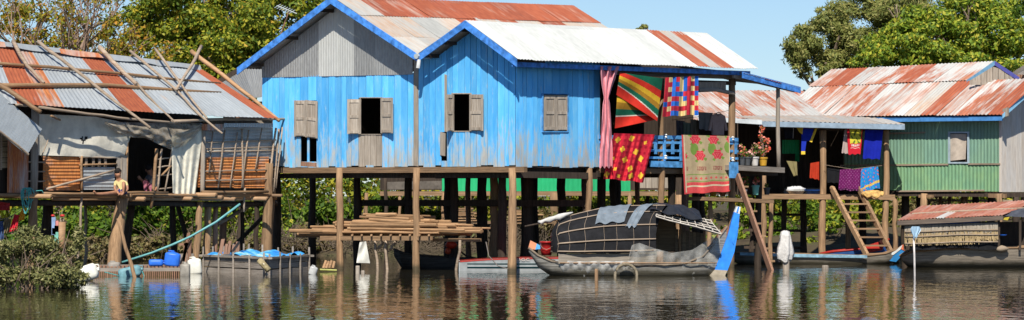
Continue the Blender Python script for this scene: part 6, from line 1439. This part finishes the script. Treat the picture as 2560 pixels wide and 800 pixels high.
# ================================================================ canoe, houseboat, pole
cn = thing('canoe', G0(2050, 89.6), 'long grey wooden canoe with faded blue rim and orange tipped bow', 'canoe')
hull(cn, [(1836, 632, 655, .2), (1860, 632, 668, .4), (1950, 634, 672, .46), (2050, 637, 674, .46), (2150, 640, 672, .42), (2210, 634, 664, .28), (2245, 622, 650, .12), (2268, 610, 628, .02)], 89.8, wood('canoe_wood', (.24, .21, .17), (.08, .07, .055), 'h', rough=.6, wet=.1), M['beam'])
strip(cn, [(1850, 631), (2000, 635), (2168, 638), (2168, 645), (2000, 643), (1850, 638)], 89.28, .03, plain('faded_blue_rim', (.22, .38, .48), .7, .25), 'rim_board')
strip(cn, [(2223, 652), (2232, 638), (2255, 622), (2264, 618), (2262, 630), (2240, 655)], 89.62, .2, plain('deep_blue_bow', (.02, .18, .42), .5), 'bow_panel')
strip(cn, [(2252, 622), (2256, 613), (2272, 609), (2270, 621), (2262, 627)], 89.6, .24, plain('orange_bow', (.72, .18, .08), .5), 'bow_tip')
strip(cn, [(2218, 638), (2240, 626), (2256, 613), (2252, 623), (2234, 637)], 89.6, .1, plain('white_bow', (.6, .6, .56), .6), 'bow_rim')
for x in (1900, 2000, 2100): build(MB().beam(U(x, 640, 89.4), U(x, 640, 90.2), .18, .03), 'thwart', M['beam'], cn)
rb = thing('moored_boat', G0(2190, 92), 'blue and red painted boat in the shade behind the ladder', 'boat')
hull(rb, [(2050, 634, 650, .1), (2085, 628, 655, .35), (2150, 622, 656, .4), (2200, 612, 654, .3), (2222, 598, 640, .06)], 91.6, plain('blue_boat_paint', (.03, .10, .30), .5), plain('red_boat_inner', (.40, .03, .02), .5))
strip(rb, [(2160, 616), (2205, 602), (2215, 606), (2205, 626), (2165, 632)], 91.15, .05, plain('red_boat_side', (.45, .03, .02), .5), 'side_panel'); strip(rb, [(2198, 604), (2206, 596), (2214, 606), (2206, 614)], 91.1, .06, plain('orange_tip', (.7, .2, .1), .5), 'bow_tip')
hbt = thing('houseboat', G0(2410, 85.6), 'houseboat with thatched side wall and rusty red tin roof', 'houseboat')
hull(hbt, [(2252, 640, 650, .2), (2275, 628, 672, .6), (2350, 622, 680, .8), (2450, 620, 682, .8), (2560, 618, 682, .8), (2640, 612, 676, .6), (2680, 600, 660, .2)], 85.9, wood('houseboat_hull', (.30, .25, .19), (.11, .09, .07), 'h', rough=.65, wet=.14), M['beam'])
Yw = 84.97
def th_at(u, v, o_=0.0): return U(lerp(2262, 2495, u), lerp(lerp(562, 556, u), lerp(615, 610, u), v), Yw + .3 * u * 0 - o_ - .05 * math.sin(v * 3.1))
THA = wood('thatch', (.50, .37, .19), (.26, .18, .09), 'z', lo=.8, hi=1.15); THG = wood('eave_shade_thatch', (.38, .33, .26), (.22, .18, .14), 'z')  # the greyer copy holds the eave shade of the upper thatch
build(MB().shell(lambda u, v: th_at(u, v), V((0, -1, 0)), 20, 8, .05), 'wall_mat', THG, hbt)
rg = random.Random(31)
for row, (v0, v1, m_) in enumerate(((.02, .42, THG), (.30, .66, THA), (.52, .92, THA))):
    mb = MB()
    for k in range(330):
        u = rg.random(); w_ = rg.uniform(.002, .005); ve = v1 + rg.uniform(-.06, .10) - (.10 if row == 2 and u > .8 else 0); o_ = .03 + .014 * row + rg.uniform(0, .03)
        b = len(mb.v); mb.v += [tuple(th_at(u - w_, v0, o_)), tuple(th_at(u + w_, v0, o_)), tuple(th_at(u + w_ + rg.uniform(-.006, .006), ve, o_ + .02)), tuple(th_at(u - w_, ve - .02, o_ + .02))]; mb.face((b, b + 1, b + 2, b + 3))
    o = build(mb, 'thatch_layer', m_, hbt); o['kind'] = 'stuff'
for v_ in (.33, .55, .88): build(MB().tube([th_at(i / 8, v_ + .02 * math.sin(i), .09) for i in range(9)], .018, 6), 'binding_pole', M['stick'], hbt, smooth=True)
build(MB().shell(lambda u, v: U(lerp(2275, 2495, u), lerp(lerp(610, 606, u), 622 + 3 * math.sin(u * 9), v), Yw - .03 - .02 * math.sin(u * 30)), V((0, -1, 0)), 24, 3, .03), 'tar_felt', CANV, hbt)
build(MB().slab([U(2300, 553, Yw - .03), U(2450, 546, Yw - .03), U(2450, 556, Yw - .03), U(2300, 565, Yw - .03)], .02), 'blue_sheet', plain('navy_sheet', (.02, .06, .22), .6), hbt)
ra0, ra1, rb0, rb1 = U(2304, 517, 86.7), U(2600, 502, 86.7), U(2243, 552, 84.8), U(2507, 539, 84.8)
M['hbred'] = tin('houseboat_rust', (.55, .42, .36), rust=(.28, .085, .055), rust2=(.40, .16, .10), amount=.74, edge=.3, metal=0)
roof(hbt, ra0, ra1, rb0, rb1, cutsn(11, RN), None, rows=[0, .52, 1], rowmats=[['hbred'], ['hbred', 'hbred', 'hbred', 'hbred', 'streak', 'hbred', 'hbred']], per=.1, lap=.02)
roof(hbt, ra0, ra1, U(2304, 548, 88), U(2600, 540, 88), cutsn(5, RN), ['hbred'])
board(hbt, rb0, rb1, .12, .04, wood('dark_fascia', (.17, .13, .10), (.08, .06, .05), 'h'), n=V((0, -1, 0)), up=0)
build(MB().tube([U(2280, 535, 85.6), U(2400, 528, 85.6), U(2560, 521, 85.6)], .03, 6), 'roof_batten', M['stick'], hbt)
build(MB().quadgrid(lambda u, v: U(lerp(2505, 2600, u), lerp(lerp(533, 510, u), lerp(540, 545, u), v), 84.9 + .4 * (1 - v) + .02 * math.sin(u * 20)), 14, 6), 'tarpaulin', plain('slate_tarpaulin', (.07, .075, .09), .5, .2), hbt, smooth=True)
wallbox(hbt, U(2262, 600, 86.8), U(2620, 600, 86.8), .4, 1.2, .03, M['darkshade'], 'back_wall', 10)
for x in (2262, 2497, 2550): build(MB().beam(U(x, 625, Yw + .02), U(x, 548, Yw + .02), .06, .06), 'corner_post', M['darkshade'], hbt)
build(MB().lathe(U(2508, 590, 84.9), [(.01, 0), (.09, .02), (.10, .04)], 14), 'hanging_bowl', BLUEP, hbt); build(MB().blob(U(2505, 622, 85), .18, .12, .09, 10, 6, .1), 'sack', plain('sack_cloth', (.30, .23, .16), .8), hbt, smooth=True)
wp_ = thing('mooring_pole', G0(2286, 76), 'thin white pole in the water with a pale blue bag on top', 'pole'); Yp = 76
build(MB().tube([V((U(2288, 690, Yp).x, Yp, -.8)), U(2286, 640, Yp), U(2284, 586, Yp)], [.026, .025, .022], 8), 'shaft', plain('white_pole', (.70, .64, .60), .5, .12), wp_, smooth=True)
build(MB().quadgrid(lambda u, v: U(2289 + 13 * (u - .5) * 2 * (.7 + .3 * math.sin(v * 5)), lerp(566, 594, v) + 3 * math.sin(u * 12) * v, Yp - .05 - .06 * math.sin(u * 3.14) + .02 * math.sin(u * 20 + v * 5)), 16, 12), 'bag', plain('pale_blue_bag', (.36, .52, .66), .45, .15), wp_, smooth=True)
# television aerial on the blue house roof
ae = thing('aerial', GF.at(700, 100, -.6), 'grey television aerial on the left roof edge of the blue house', 'aerial')
q0, q1 = U(702, 85, 84.5), U(722, 28, 84.5); build(MB().tube([q0, q1], .018, 6), 'mast', M['redwood'], ae)
build(MB().tube([U(692, 14, 84.5), U(742, 34, 84.5)], .014, 6), 'boom', M['gutter'], ae)
for i in range(7): p = U(694 + i * 6, 15 + i * 2.4, 84.5); build(MB().tube([p + V((-.06, -.25, -.06)), p + V((.06, .25, .06))], .010, 5), 'element', M['gutter'], ae)
# dense undergrowth and reeds behind everything: one dark green mass
def thicket():
    rg = random.Random(77); cl = []
    for i in range(320):
        x = rg.uniform(-26, 26); y = rg.uniform(109, 117); h = rg.uniform(.8, 1.7); cl.append((V((x, y, 1.0 + rg.uniform(0, 1) * (2.6 if x < 2 else 1.9))), rg.uniform(.6, 1.2), .7, h * .55, 1))
    v, f = leaf_cloud(cl, 52000, .23, 78, .5, .5, .3)
    o = thing('thicket', (0, 112, .8), 'continuous dark green thicket on the bank behind all the houses', 'thicket'); o['kind'] = 'stuff'
    c = cloud_obj('foliage', v, f, GREEN, o); c['kind'] = 'stuff'
thicket()
